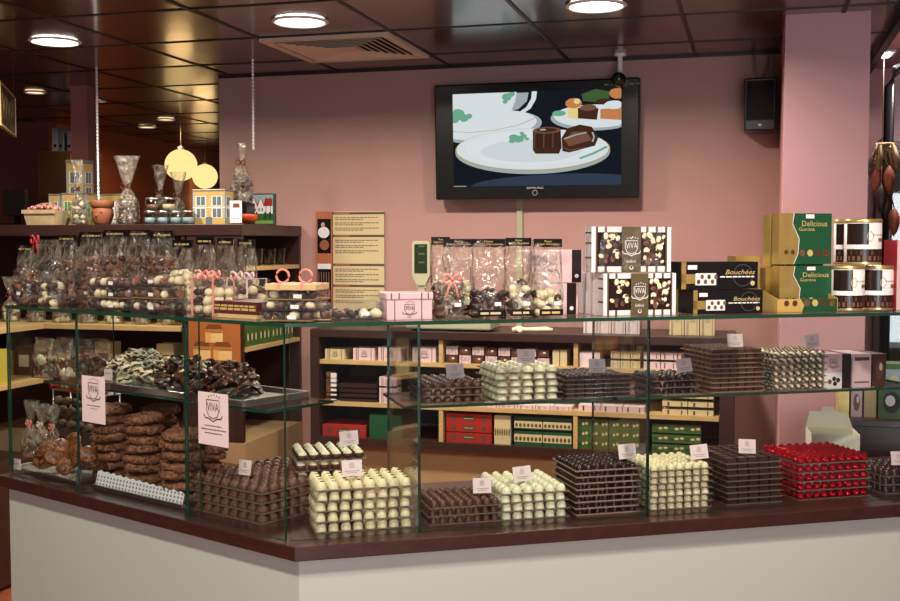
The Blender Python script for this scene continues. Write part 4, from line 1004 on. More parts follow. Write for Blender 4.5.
# --- gold and green nut boxes in a display tray
def d_nuts(a,w,d,h,low=False):
    M=Mfront(0)
    a.poly(M,[(-w*.22,h*.0),(w/2,0),(w/2,h),(-w*.22,h),(-w*.25,h*.8),(-w*.12,h*.5),(-w*.14,h*.2)],green,1)
    a.stroke(M,[(-w*.22,h),(-w*.25,h*.8),(-w*.12,h*.5),(-w*.14,h*.2),(-w*.22,0)],w*.012,white,2)
    a.text(M,'Delicious',w*.17,h*.80,w*.48,h*.11,goldink,2); a.text(M,'Guarana',w*.02,h*.69,w*.30,h*.07,goldink,2)
    for k in range(4): a.ell(M,w*(-.06+.15*k),h*.22,w*.055,w*.06,(milk2,goldink,milk,florent)[k],.5,3,10)
    for k in range(2): a.ell(M,w*(-.36+.12*k),h*.24,w*.04,w*.04,milk,.5,3,8)
    a.rect(M,w*.0,h*.90,w*.16,h*.98,white,3)
for k in range(3):
    fcart(RF,765+7*k,819+7*k,.205-.045*k,TG+.0,[268,267,266][k],.038,gold,gold,d_nuts,'nut_box','gold and green nut box in the display tray, %s'%['rearmost','middle','foremost'][k],'nut boxes in the display tray')
for k in range(2):
    up_on(RF,769+9*k,823+8*k,.165-.045*k,[267,264.5][k],[215,213.5][k],.038,gold,gold,d_nuts,'nut_box','gold and green nut box standing on the lower ones, %s'%['rear one','front one'][k],'upper nut boxes')
x0=RF.x(778,.07,310); x1=RF.x(837,.07,310); w=x1-x0; h=RF.hit(800,299,.07)[1]-TG
root=thing('display_tray','gold and green cardboard display tray holding the nut boxes','display tray',RF.w((x0+x1)/2,.07,TG),RF.rz)
a=MB(); a.box(-w/2,w/2,0,.003,0,h,mat('ochre card',(.55,.36,.10),.5)); M=Mfront(0); a.poly(M,[(-w*.1,0),(w/2,0),(w/2,h),(-w*.12,h),(-w*.06,h*.5)],green,1)
for k in range(4): a.ell(M,w*(-.02+.14*k),h*.68,w*.05,w*.055,(milk2,goldink,milk,florent)[k],.5,2,10)
for k in range(2): a.ell(M,w*(-.36+.14*k),h*.68,w*.045,w*.045,milk,.5,2,8)
a.build('front_panel',root)
for s_ in (-1,1):
    a=MB(); x=s_*(w/2+.0015); M=Mx((x-.001,0,0),(0,1,0),(0,0,1)); a.prism([(0,0),(.17,0),(.17,h*2.3),(0,h)],0,.002,MATS['ochre card'],M); a.build('side_panel',root)
# --- tins
def tin(px0,px1,t,ybase,ytop,label):
    x0=RF.x(px0,t+.03,290); x1=RF.x(px1,t+.03,290); r=(x1-x0)/2
    z=TG if ybase is None else RF.hit(px0,ybase,t+.0)[1]; h=RF.hit(px0,ytop,t)[1]-z
    root=thing('chocolate_tin',label,'tin',RF.w((x0+x1)/2,t+r,z+.001),RF.rz,'round white chocolate tins')
    a=MB(); a.lathe([(r*.97,0),(r,.003),(r,h*.92)],white,96)
    def band(an0,an1,z0,z1,mt,l=1):
        vs=[];fs=[];n=max(2,int((an1-an0)*15))
        for i in range(n+1):
            an=an0+(an1-an0)*i/n-PI/2; q=r+.0003*l
            vs+=[(q*math.cos(an),q*math.sin(an),z0),(q*math.cos(an),q*math.sin(an),z1)]
        for i in range(n): fs.append((2*i,2*i+2,2*i+3,2*i+1))
        a.add(vs,fs,mt,True)
    band(-PI,PI,h*.02,h*.06,goldlid,2); band(-1.6,1.6,h*.06,h*.34,dark2,1)
    for k in range(20): an=-1.4+.145*k; band(an-.085,an+.085,h*(.09+.12*(k%2)),h*(.19+.12*(k%2)),(milk2,milk,milk2,dark)[k%4],2)
    band(-1.6,-.30,h*.44,h*.90,dark2,1); band(.30,.85,h*.50,h*.58,goldlid,2)
    for q in range(14):
        a0=q*2*PI/14; a1=(q+1)*2*PI/14; 
        b0=-.22+.16*math.cos(a0); z0=h*(.62+.10*math.sin(a0)); band(b0-.02,b0+.02,z0-.002,z0+.002,goldlid,3)
    for k in range(7): b0=-.02+.13*k; band(b0-.03,b0+.03,h*.635,h*.665,greytxt if k%2 else milk2,2)
    a.build('can',root)
    a=MB(); a.lathe([(r*1.02,h*.92),(r*1.03,h*.93),(r*1.03,h*.985),(r*.98,h),(r*.9,h*.99)],goldlid,32); a.build('lid',root); return root
tin(837,865,.05,None,266,'lower left white tin with gold lid beside the nut boxes')
tin(866,894,.05,None,266,'lower right white tin with gold lid at the end')
tin(838,863,.135,265.2,219.5,'upper left white tin with gold lid, partly hidden behind its neighbour')
tin(851,882,.05,265.2,219,'upper right white tin with gold lid, foremost')
fcart(RF,896,915,.05,TG,240,.06,pinkcard,mat('claret card',(.30,.02,.03),.5),None,'gift_box','pink and claret box at the right edge of the top glass')

# --- flat clear boxes at the corner
CF=Frame((isect(0,0).x,isect(0,0).y),4)
def clearbox(fr,px0,px1,t,z,h,d,cols,label,group=None,name='clear_box',py=310,lab=True,kinds=('dark','cream','milk','pinkish'),w=None,xc=None,seed=1,rows=2):
    if w is None: x0=fr.x(px0,t,py); x1=fr.x(px1,t,py); w=x1-x0; xc=(x0+x1)/2
    root=thing(name,label,'box of chocolates',fr.w(xc,t,z+.001),fr.rz,group)
    a=MB(); a.box(-w/2,w/2,0,d,.0,h,boxclear); a.build('clear_cover',root)
    a=MB(); a.box(-w/2+.002,w/2-.002,.002,d-.002,.0015,.004,dark2 if seed%2 else gold); a.build('base_tray',root)
    rr=random.Random(seed); k=0
    n=max(2,int(w/.027))
    for i in range(n):
        for j in range(rows):
            piece(kinds[rr.randrange(len(kinds))],root,(-w/2+.017+(w-.034)*i/(n-1),d*(.18+.64*j/max(1,rows-1)) if rows>1 else d/2,.004+min(.0105,h*.45)),seed*13+k); k+=1
    if lab:
        a=MB(); a.box(w*.05,w*.05+.022,-.0008,-.0002,h*.25,h*.25+.010,white); a.build('label',root)
    return root
zc=TG
for k in range(3):
    clearbox(CF,259+k*3,311+k*3,.035+.006*k,zc,.0245,.11,None,'flat clear box of assorted pralines at the glass corner, %s'%['bottom of the pile','middle of the pile','top of the pile'][k],'pile of flat clear boxes at the corner',seed=2+k,py=315); zc+=.0257
x0=CF.x(266,.05,295); x1=CF.x(317,.05,295); w=x1-x0
root=thing('ribboned_box','flat gold box tied with coral ribbon on top of the clear boxes','gift box',CF.w((x0+x1)/2,.04,zc+.001),CF.rz)
a=MB(); a.box(-w/2,w/2,0,.11,0,.016,mat('soft gold card',(.62,.46,.22),.45)); a.build('box_body',root,bev=.002)
a=MB(); a.box(-w*.25,-w*.25+.008,-.001,.111,-.0,.017,ribbon); a.box(w*.2,w*.2+.008,-.001,.111,0,.017,ribbon); a.box(-w/2-.001,w/2+.001,.05,.058,.0,.0172,ribbon); a.build('ribbon_band',root)
for x in (-w*.28,w*.18):
    a=MB(); a.tube([(x+.017*math.sin(2*PI*q/12),.05,.034-.017*math.cos(2*PI*q/12)) for q in range(13)],.003,ribbon,6); a.build('ribbon_loop',root)
clearbox(RF,333,384,.05,TG,.045,.10,None,'long low clear box of large pralines between corner and pink box',seed=5,py=312)
clearbox(RF,311,332,.05,TG,.045,.10,None,'narrow clear box with ivory pralines beside the corner pile',seed=8,py=312,kinds=('cream','milk'),lab=False)
# --- left top glass
x0=LF.x(212,.05,310); x1=LF.x(257,.05,315); w=x1-x0
root=thing('flat_gift_box','flat burgundy chocolate box with gold base left of the corner pile','gift box',LF.w((x0+x1)/2,.05,TG),LF.rz)
a=MB(); a.box(-w/2,w/2,0,.13,.0,.010,mat('soft gold card',(0,0,0))); a.build('base',root)
a=MB(); a.box(-w/2+.002,w/2-.002,.002,.128,.010,.043,mat('burgundy card',(.10,.02,.02),.35)); lines(a,Mfront(.002),-w*.46,w*.46,.020,.006,goldink,1); lines(a,Mfront(.002),-w*.46,w*.46,.029,.005,goldink,1); a.build('cover',root)
def boxgift(px0,px1,t,z,ytop,label,rm,seed,kinds):
    x0=LF.x(px0,t,300); x1=LF.x(px1,t,300); w=x1-x0; h=LF.hit(px0,ytop,t)[1]-z
    root=thing('ribboned_clear_box',label,'box of chocolates',LF.w((x0+x1)/2,t,z+.001),LF.rz)
    a=MB(); a.box(-w/2,w/2,0,.07,0,h,boxclear); a.build('clear_cover',root)
    rr=random.Random(seed); k=0; lay=.016
    while lay<h-.02:
        for i in range(3):
            for j in range(2): piece(kinds[rr.randrange(len(kinds))],root,(-w/2+.017+(w-.034)*i/2,.018+.034*j,lay),seed*11+k); k+=1
        lay+=.023
    a=MB()
    for x in (-w*.38,w*.34): a.box(x-.003,x+.003,-.0015,-.0003,0,h+.001,rm); a.box(x-.003,x+.003,-.0015,.0715,h+.0003,h+.0015,rm); a.box(x-.003,x+.003,.0703,.0715,0,h+.001,rm)
    a.build('ribbon_band',root); bowmesh(root,(-w*.1,.01,h+.008),rm,.022,.01)
    bowmesh(root,(w*.15,.03,h+.008),rm,.018,.01)
    return root
boxgift(189,218,.05,TG,278,'tall clear box tied with coral ribbon left of the burgundy box',ribbon,3,['cream','dark','cream'])
boxgift(224,252,.20,TG,279,'clear box tied with white ribbon behind the burgundy box',ribbon_w,4,['cream','milk'])
wr=False
bag(LF,167,186,.14,TG,241,['cream','cream'],'tall narrow bag of ivory chocolates with orange lettered header, leftmost of four',seed=11,fill=.5,writing=wr,d=.05)
bag(LF,191,208,.20,TG,238,['caramel','cream'],'tall narrow cellophane bag behind the coral ribboned box, second of four',seed=12,fill=.5,writing=wr,d=.05)
bag(LF,212,228,.24,TG,239,['cream','milk'],'tall narrow cellophane bag, third of four, behind the white ribboned box',seed=13,fill=.4,writing=wr,d=.05)
bag(LF,232,249,.28,TG,240,['milk','cream'],'tall narrow cellophane bag at the right end of the four',seed=14,fill=.4,writing=wr,d=.05)
LB=[(9,24,.045,246,['dark','caramel'],'cellophane bag at the far left end of the top glass'),(27,50,.06,240,['dark','cream','dark'],'gold tinged bag with red ribbon and a drizzled dark egg'),
(50,67,.16,236,['dark','nut'],'bag of dark clusters right of the red ribboned bag'),(72,94,.20,233,['nut','caramel'],'large bag of orange brown nut clusters in the left row'),
(96,117,.20,231,['nut','nut','dark'],'bag of nut clusters behind the small clear boxes, left one'),(119,141,.20,231,['nut','milk'],'bag of nut clusters behind the small clear boxes, middle one'),(143,164,.20,232,['nut','caramel'],'bag of nut clusters behind the small clear boxes, right one')]
for k,(a_,b_,t_,yt,kd,lb) in enumerate(LB):
    bag(LF,a_,b_,t_,TG,yt,kd,lb,seed=20+k,fill=.62 if k!=1 else .35,header=(k!=1),base=(k==1 and False),sticker=(k in (0,3)),writing=False,bow=(mat('red ribbon',(.45,.02,.02),.4),1.0,.04) if k==1 else None,d=.075)
for k in range(3):
    clearbox(LF,86,128,.05,TG+.0325*k,.031,.08,None,'small clear box of pralines in the left pile on the top glass, %s'%['bottom','middle','top'][k],'left pile of small clear boxes',seed=31+k,py=305)
    clearbox(LF,130,164,.05,TG+.0365*k,.035,.08,None,'small clear box of pralines in the right pile on the top glass, %s'%['bottom','middle','top'][k],'right pile of small clear boxes',seed=41+k,py=305,kinds=('nut','dark','pinkish','cream'))

# ------------------------------------------------------------------ inside the left case
# pink information sheets on the glass
def sheet(px0,px1,y0,y1,label):
    x0=LF.x(px0,-.002,400); x1=LF.x(px1,-.002,400); zt=LF.hit(px0,y0,-.002)[1]; zb=LF.hit(px0,y1,-.002)[1]; w=x1-x0; h=zt-zb
    a=MB(); a.box(-w/2,w/2,-.0006,0,0,h,paper_pink); M=Mfront(-.0006)
    a.crest(M,0,h*.70,w*.62,brownink,1); lines(a,M,-w*.28,w*.28,h*.36,h*.02,brownink,1)
    if px0>150: lines(a,M,-w*.40,w*.42,h*.29,h*.022,brownink,1); lines(a,M,-w*.28,w*.30,h*.22,h*.02,brownink,1)
    else: lines(a,M,-w*.15,w*.15,h*.30,h*.015,greytxt,1)
    tag(a.build('information_sheet',None,LF.w((x0+x1)/2,-.0012,zb),LF.rz),label,'sign')
sheet(82,105,375,421,'smaller pink sheet with crest stuck on the left case glass')
sheet(198,228,391,443,'larger pink sheet with crest and three text lines near the corner')
# steel tray with two heaps of chocolate bark
x0=LF.x(104,.13,385); x1=LF.x(236,.10,400); w=x1-x0; dep=.235
root=thing('steel_tray','shallow steel tray on the middle glass shelf carrying chocolate bark','tray',LF.w((x0+x1)/2,.125,MS+.001),LF.rz)
a=MB(); a.box(-w/2,w/2,0,dep,0,.003,steel)
for (q0,q1,w0,w1) in ((-w/2-.006,w/2+.006,-.008,0),(-w/2-.006,w/2+.006,dep,dep+.008),(-w/2-.006,-w/2,0,dep),(w/2,w/2+.006,0,dep)): a.box(q0,q1,w0,w1,.0,.018,steel)
a.build('tray_body',root,bev=.002)
def bark(mt,mt2,seed):
    a=MB(); rr=random.Random(seed); pts=[]
    n=7
    for i in range(n): an=2*PI*i/n; pts.append((.030*math.cos(an)*rr.uniform(.75,1.15),.013*math.sin(an)*rr.uniform(.7,1.2)))
    a.prism(pts,-.004,.004,mt)
    for k in range(5 if mt in (cream,cream2) else 3):
        a.ball((rr.uniform(-.020,.020),rr.uniform(-.007,.007),.004),rr.uniform(.004,.0065),mt2,6,4,(1.3,1,.7))
        a.ball((rr.uniform(-.017,.017),rr.uniform(-.005,.005),-.004),rr.uniform(.004,.006),mt2,6,4,(1.3,1,.7))
    return a
def heap(fr,cx,cy,rx,ry,hh,z,n,protos,label,name,cat,group,seed,coremt):
    rr=random.Random(seed)
    a=MB(); a.ball((0,0,0),1,coremt,18,10,(rx*.80,ry*.80,hh*.82),.10,rr)
    # keep only the part above the tray
    keep=[]; 
    a.v=[Vector((v.x,v.y,max(v.z,0))) for v in a.v]
    core=tag(a.build(name+'_heap',None,fr.w(cx,cy,z+.001),fr.rz),'lower layers of '+group,cat); core['kind']='stuff'
    src=[None]*len(protos)
    for k in range(n):
        u=rr.random()**.55; an=rr.uniform(0,2*PI); x=rx*u*math.cos(an)*.95; y=ry*u*math.sin(an)*.95
        zz=hh*max(0,(1-u*u))**.6*.9+rr.uniform(.002,.008)
        p=fr.w(cx+x,cy+y,z+zz+.004); i=k%len(protos)
        if src[i] is None: src[i]=o=tag(protos[i].build(name,None,p),label,cat,group)
        else: o=dup(src[i],p)
        o.rotation_euler=(rr.uniform(-.7,.7),rr.uniform(-.7,.7),rr.uniform(0,PI))
xa=LF.x(138,.25,370); xb=LF.x(183,.25,370); xc2=LF.x(222,.25,370)
heap(LF,xa+.01,.25,.095,.11,.095,MS+.004,110,[bark(cream,dark,1),bark(cream,milk,2),bark(cream2,dark,3)],'white chocolate bark piece on the left heap of the steel tray','white_bark_piece','white bark','white bark heap',5,cream)
heap(LF,xb+.02,.25,.085,.11,.085,MS+.004,90,[bark(dark,milk2,4),bark(dark,cream,5),bark(milk,florent,6)],'dark chocolate bark piece on the middle heap of the steel tray','dark_bark_piece','dark bark','middle dark bark heap',6,dark)
heap(LF,xc2+.035,.23,.085,.11,.085,MS+.004,90,[bark(dark,florent,7),bark(dark2,milk2,8),bark(milk,cream,9)],'dark nut bark piece on the right heap of the steel tray','nut_bark_piece','nut bark','right nut bark heap',7,dark)
root=thing('price_card','small grey price card at the left end of the bark tray','price card',LF.w(LF.x(111,.12,375),.11,MS+.001),LF.rz)
a=MB(); a.box(-.020,.020,0,.001,.028,.062,paper_pink); lines(a,Mfront(0),-.013,.013,.048,.003,greytxt,1); a.build('card',root)
a=MB(); a.tube([(0,.002,0),(0,.002,.03)],.0012,plastic,6); a.lathe([(.009,0),(.009,.002)],plastic,10,(0,.002,0)); a.build('stand',root)
# bags on the middle shelf, left end
for k,(p0,p1,t_,yt,kd) in enumerate([(26,44,.13,337,['cream','caramel']),(47,64,.15,337,['caramel','cream']),(64,82,.25,338,['nut','dark']),(83,100,.25,338,['nut','milk'])]):
    bag(LF,p0,p1,t_,MS,yt,kd,'cellophane bag on the middle shelf of the left case, %s from the left'%ORD[k],seed=50+k,header=False,base=False,sticker=False,fill=.55,group='bags on the left middle shelf',d=.06)
# nut cookies in stacks on a doily lined steel tray
x0=LF.x(96,.05,490); x1=LF.x(183,.05,505); w=x1-x0
root=thing('steel_tray','steel tray with white lace paper edge under the nut cookies','tray',LF.w((x0+x1)/2,.05,WT+.001),LF.rz)
a=MB(); a.box(-w/2,w/2,0,.30,0,.004,steel)
for (q0,q1,w0,w1) in ((-w/2-.006,w/2+.006,-.008,0),(-w/2-.006,-w/2,0,.30),(w/2,w/2+.006,0,.30)): a.box(q0,q1,w0,w1,.0,.014,steel)
a.build('tray_body',root,bev=.002)
a=MB(); n=26; lace=mat('lace paper',(.75,.75,.78),.7); holes=mat('lace shadow',(.25,.22,.22),.8)
M=Mfront(.004)
pts=[(-w/2,.005)]+[(w/2,.005)]
for i in range(n,-1,-1): pts.append((-w/2+w*i/n,.050+.005*(i%2)-.012*(i/n)))
M=Matrix.Translation((0,-.004,.004))@Matrix.Rotation(-.25,4,'X')@Mfront(0)
a.prism(pts,-.0004,.0004,lace,M)
for i in range(n):
    for j in range(3): a.ell(M,-w/2+w*(i+.5)/n,.014+.011*j,w/n*.28,.0038,holes,0,1.5,8)
a.build('lace_paper',root)
def cookie(seed):
    rr=random.Random(seed); R=.058; vs=[];fs=[]; seg=30; prof=[(.001,.012),(.25,.014),(.5,.014),(.72,.0135),(.88,.010),(.98,.004),(1,-.001),(.95,-.008),(.8,-.012),(.001,-.012)]
    for r_,z in prof:
        for i in range(seg):
            an=2*PI*i/seg; q=R*r_*(1+.05*math.sin(3*an+seed)+.03*math.sin(5*an))+ (rr.uniform(-.0035,.0035) if r_>.1 else 0)
            vs.append((q*math.cos(an),q*math.sin(an),z+rr.uniform(-.0028,.0028)*(r_>.1)))
    for j in range(len(prof)-1):
        for i in range(seg): k=(i+1)%seg; fs.append((j*seg+i,(j+1)*seg+i,(j+1)*seg+k,j*seg+k))
    a=MB(); a.add(vs,fs,nutty,True); 
    for k in range(60):
        an=rr.uniform(0,2*PI); q=R*math.sqrt(rr.random())*.97; a.ball((q*math.cos(an),q*math.sin(an),.013*(1-(q/R)**4)+.001),rr.uniform(.0025,.0045),(nutty,florent,milk)[k%3],5,4,(1,1,.8))
    for k in range(40):
        an=rr.uniform(0,2*PI); a.ball((R*.98*math.cos(an),R*.98*math.sin(an),rr.uniform(-.009,.007)),rr.uniform(.0025,.0045),(nutty,milk)[k%2],5,4)
    return a
CK=[None]*3; ck=0
def cookies(px,t_,n,z,where,grp,py=480):
    global ck
    rr=random.Random(int(px)); x=LF.x(px,t_,py)
    for k in range(n):
        i=ck%3; ck+=1; lab='nut cookie %s, %s in its stack'%(where,from_top(n-1-k,n)); p=LF.w(x+rr.uniform(-.006,.006),t_+rr.uniform(-.006,.006),z+.014+.0285*k)
        if CK[i] is None: CK[i]=o=tag(cookie(i+1).build('nut_cookie',None,p),lab,'cookie',grp)
        else: o=dup(CK[i],p,None,lab,grp)
        o.rotation_euler=(rr.uniform(-.10,.10),rr.uniform(-.10,.10),rr.uniform(0,6))
cookies(112,.17,8,WT+.005,'in the leftmost stack behind the sheet','leftmost nut cookie stack')
cookies(145,.115,8,WT+.005,'in the tall front stack','front nut cookie stack')
cookies(182,.115,7,WT+.005,'in the stack at the tray end','tray end nut cookie stack')
cookies(160,.245,8,WT+.005,'in the stack behind the front one','rear nut cookie stack')
cookies(207,.245,6,WT+.002,'in the stack behind the cup trays','right rear nut cookie stack')
# florentines and truffles at the far left
x0=LF.x(16,.06,480); x1=LF.x(78,.05,490); w=x1-x0
root=thing('steel_tray','small steel tray of florentines at the left end of the worktop','tray',LF.w((x0+x1)/2,.05,WT+.001),LF.rz)
a=MB(); a.box(-w/2,w/2,0,.24,0,.004,steel)
for (q0,q1,w0,w1) in ((-w/2-.006,w/2+.006,-.008,0),(-w/2-.006,-w/2,0,.24),(w/2,w/2+.006,0,.24)): a.box(q0,q1,w0,w1,.0,.012,steel)
a.build('tray_body',root,bev=.002)
def flor(seed):
    a=MB(); rr=random.Random(seed); a.ball((0,0,0),.031,florent,14,8,(1,.85,.20),.12,rr)
    for k in range(9): a.ball((rr.uniform(-.026,.026),rr.uniform(-.022,.022),.005),rr.uniform(.004,.006),(florent,milk)[k%2],6,4,(1,1,.6),.15,rr)
    return a
fs_=[None,None]; rr=random.Random(12)
for k in range(22):
    px=[30,42,54,66,76,88,36,48,60,72,84,95][k%12]; t_=[.07,.10,.14,.18][(k//4)%4]; i=k%2
    p=LF.w(max(LF.x(px,t_,470),-1.19),t_,WT+.042+.032*(k//11)+.01*(k%3))
    lab='glossy caramel florentine in the pile at the left end of the case'
    if fs_[i] is None: fs_[i]=o=tag(flor(i).build('florentine',None,p),lab,'florentine','florentines at the left end')
    else: o=dup(fs_[i],p)
    o.rotation_euler=(rr.uniform(.7,1.5),rr.uniform(-.5,.5),rr.uniform(-.8,.8))
tr=[None,None]; greyb=mat('dusted cocoa',(.10,.055,.03),.8,noise=.4,nscale=60)
a=MB(); a.box(-.15,.15,0,.09,0,.10,interior); xr=LF.x(78,.28,430); tag(a.build('riser_block',None,LF.w(xr,.26,WT+.0005),LF.rz),'low dark riser block behind the florentines','riser')
for k in range(32):
    r_=k//8; px=46+8.6*(k%8)+(4.3 if r_%2 else 0); t_=.275+.030*(r_%2); z=WT+.115+.024*r_; i=k%2
    if abs(px-75)>30-4*r_: continue
    p=LF.w(LF.x(px,t_,430),t_,z)
    if tr[i] is None: tr[i]=tag(lump(greyb,.0165,60+i,(1,1,.85),.15).build('cocoa_truffle',None,p),'dusty cocoa truffle on the riser behind the florentines','truffle','cocoa truffles on the riser')
    else: dup(tr[i],p,rr.uniform(0,6))
redfo=mat('red sweet wrapper',(.50,.02,.02),.3,.4); goldfo=mat('gold sweet wrapper',(.65,.45,.12),.3,.7)
for k,(px,yt) in enumerate([(31,404),(42,402),(54,410)]):
    p=LF.w(LF.x(px,.20,430),.20,WT+.085); z=WT+.006
    x=LF.x(px,.20+.02*k,430)
    gift_bag(LF.w(x,.20+.02*k,WT+.006),LF.rz,.075,.19-.01*k,'cellophane bag of florentines with silver neck at the left end, %s'%['left','middle','right'][k],['caramel','milk'],(ribbon,ribbon_w,ribbon)[k],'gathered bags left end',61+k)
# wrapped sweets below the middle shelf on a wire rack
root=thing('wire_rack','thin wire rack holding red and gold wrapped sweets','rack',LF.w(LF.x(58,.30,395),.375,WT),LF.rz)
a=MB()
for x in (-.15,.15):
    for y in (0,.07): a.tube([(x,y,0),(x,y,.205)],.003,steel,6)
a.build('posts',root); a=MB()
for y in (0,.014,.028,.042,.056,.07): a.tube([(-.155,y,.205),(.155,y,.205)],.0025,steel,6)
a.build('wire_grid',root)
def sweet(mt):
    a=MB(); a.lathe([(.014,-.026),(.003,-.014),(.010,-.009),(.0115,0),(.010,.009),(.003,.014),(.014,.026)],mt,9,M=Matrix.Rotation(PI/2,4,'Y')); return a
sw=[None,None]
for k in range(26):
    i=k%2; x=LF.x(58,.30,395)-.14+.0215*(k%13)+.01*(k//13); p=LF.w(x,.387+.02*(k%3),WT+.222+.021*(k//13))
    if sw[i] is None: sw[i]=o=tag(sweet((redfo,goldfo)[i]).build('wrapped_sweet',None,p),['red twist wrapped sweet on the wire rack','gold twist wrapped sweet on the wire rack'][i],'wrapped sweet',['red sweets on the rack','gold sweets on the rack'][i])
    else: o=dup(sw[i],p)
    o.rotation_euler=(0,rr.uniform(-.3,.3),rr.uniform(0,PI))
root=thing('price_card','small price card lying at the far left corner of the worktop','price card',LF.w(LF.x(19,.03,470),.025,WT+.001),LF.rz)
a=MB(); a.box(-.019,.019,0,.001,.012,.046,paper_pink); lines(a,Mfront(0),-.012,.012,.03,.003,greytxt,1); a.build('card',root)
a=MB(); a.box(-.019,.019,0,.014,0,.012,plastic); a.build('stand',root)

# ------------------------------------------------------------------ goods on the tall shelving
ZB=ZT+.0008
def shelfpt(px,Y): return on_Y(px,215,Y).x
def zt_(px,y,Y): return on_Y(px,y,Y).z
# punnet of pink sweets
Y=4.84; xa=shelfpt(24,Y); xb=shelfpt(56,Y); xm=(xa+xb)/2; w=xb-xa; h=zt_(40,210,Y)-ZB
root=thing('wooden_punnet','pale wooden punnet of pink wrapped sweets at the left of the ledge','basket',(xm,Y,ZB))
a=MB(); e=.006
vs=[(-w*.42,0,0),(w*.42,0,0),(w*.42,.10,0),(-w*.42,.10,0),(-w/2,-.012,h),(w/2,-.012,h),(w/2,.112,h),(-w/2,.112,h)]
punn=mat('pale poplar wood',(.62,.47,.26),.6,noise=.1)
a.add(vs,[(0,3,2,1),(0,1,5,4),(1,2,6,5),(2,3,7,6),(3,0,4,7)],punn); o=a.build('basket_body',root); sd=o.modifiers.new('s','SOLIDIFY'); sd.thickness=.003
a=MB(); 
for (q0,q1,w0,w1) in ((-w/2-.003,w/2+.003,-.016,-.011),(-w/2-.003,w/2+.003,.111,.116)): a=MB(); a.box(q0,q1,w0,w1,h-.018,h+.001,punn); a.build('rim_band',root)
a=MB(); a.tube([(w*.05*(q-4)*0+.0+w*.42*math.cos(PI*q/10),.05,h+.035*math.sin(PI*q/10)) for q in range(11)],.003,punn,6); a.build('handle',root)
pkf=mat('pink foil',(.75,.28,.26),.35,.2); src=None
for k in range(34):
    p=(xm-w*.40+w*.80*((k%9)/8),Y+.012+.018*((k//9)%4)+.004,ZB+h+.004+.010*(1-abs((k%9)-4)/4)+.006*(k%2))
    if src is None: src=o=tag(lump(pkf,.0125,5,(1.3,.8,.8),.2,white).build('pink_sweet',None,p),'pink and white sweet in the wooden punnet','sweet','pink sweets in the punnet')
    else: o=dup(src,p)
    o.rotation_euler=(0,rr.uniform(-.4,.4),rr.uniform(0,PI))
def housetin(px0,px1,ytop,Y,d,label,body,win,n=2,rows=2,name='house_tin',roof=True):
    xa=shelfpt(px0,Y); xb=shelfpt(px1,Y); w=xb-xa; h=zt_(px0,ytop,Y)-ZB
    root=thing(name,label,'tin',((xa+xb)/2,Y,ZB),0)
    a=MB(); hb=h*.95; a.box(-w/2,w/2,0,d,0,hb,body)
    for M,ww,o_ in ((Mfront(0),w,0),(Mright(w/2,d/2),d,0)):
        for i in range(n):
            for j in range(rows):
                cx=-ww/2+ww*(i+.5)/n; cy=hb*(.18+.72*(j+.1)/rows); q=ww/n*.26; hh=hb/rows*.26
                a.rect(M,cx-q*1.3,cy-.003,cx+q*1.3,cy+2*hh+.003,white,1); a.rect(M,cx-q,cy,cx+q,cy+2*hh,win,2); a.rect(M,cx-q*.08,cy,cx+q*.08,cy+2*hh,white,3)
        a.rect(M,-ww/2,hb*.50,ww/2,hb*.53,white,2)
        if n>1: a.rect(M,-ww*.1,0,ww*.1,hb*.22,win,2)
        for s_ in (-1,1): a.rect(M,s_*ww*.5-(.0 if s_<0 else .006),0,s_*ww*.5+(.006 if s_<0 else 0),hb,blueish,1)
    a.build('tin_body',root)
    a=MB(); a.box(-w/2-.003,w/2+.003,-.003,d+.003,hb,h,mat('grey tin lid',(.30,.28,.24),.4,.4)); a.build('lid',root,bev=.002); return root
ytin=mat('yellow house print',(.55,.38,.12),.5); win=mat('window print',(.12,.17,.20),.4)
housetin(49,60,194,5.0,.09,'small yellow house tin behind the wooden punnet',ytin,win,1,1)
t_=housetin(62,86,193,4.99,.10,'low yellow and green house tin under the tall tin',ytin,mat('green leaf print',(.12,.30,.06),.5),2,1)
housetin(67,84,160,5.16,.09,'tall slim yellow house tin behind the cellophane gift at the left',ytin,win,1,3)
housetin(100,122,194,5.19,.08,'low yellow tin behind the terracotta pot',ytin,win,2,1)
housetin(193,225,189.5,4.90,.16,'yellow house tin with dark windows in the middle of the ledge',ytin,win,2,2)
# pot
Y=4.86; xa=shelfpt(86,Y); xb=shelfpt(106,Y); r=(xb-xa)/2; h=zt_(96,200,Y)-ZB
root=thing('terracotta_pot','small terracotta pot with carved face on the ledge','pot',((xa+xb)/2,Y+r,ZB))
a=MB(); a.lathe([(r*.6,0),(r*.75,.01),(r*.98,h*.4),(r*.95,h*.62),(r*.80,h*.72)],terra,24)
for s_ in (-1,1): a.ball((s_*r*.38,-r*.85,h*.5),r*.12,dark,8,5,(1.4,.5,.5))
a.ball((0,-r*.97,h*.38),r*.10,terra,8,5,(1,1,1.4)); a.build('pot_body',root)
a=MB(); a.lathe([(r*.85,h*.70),(r*1.0,h*.74),(r*1.02,h*.97),(r*.95,h),(r*.85,h*.97),(r*.8,h*.8)],terra,24); a.build('rim',root)
x=shelfpt(112,5.08); a=MB(); a.box(-.05,.05,0,.05,0,.125,white); lines(a,Mfront(0),-.035,.035,.03,.006,milk2,1); tag(a.build('white_carton',None,(x,5.08,ZB)),'plain white carton between terracotta pot and big cellophane gift','box')
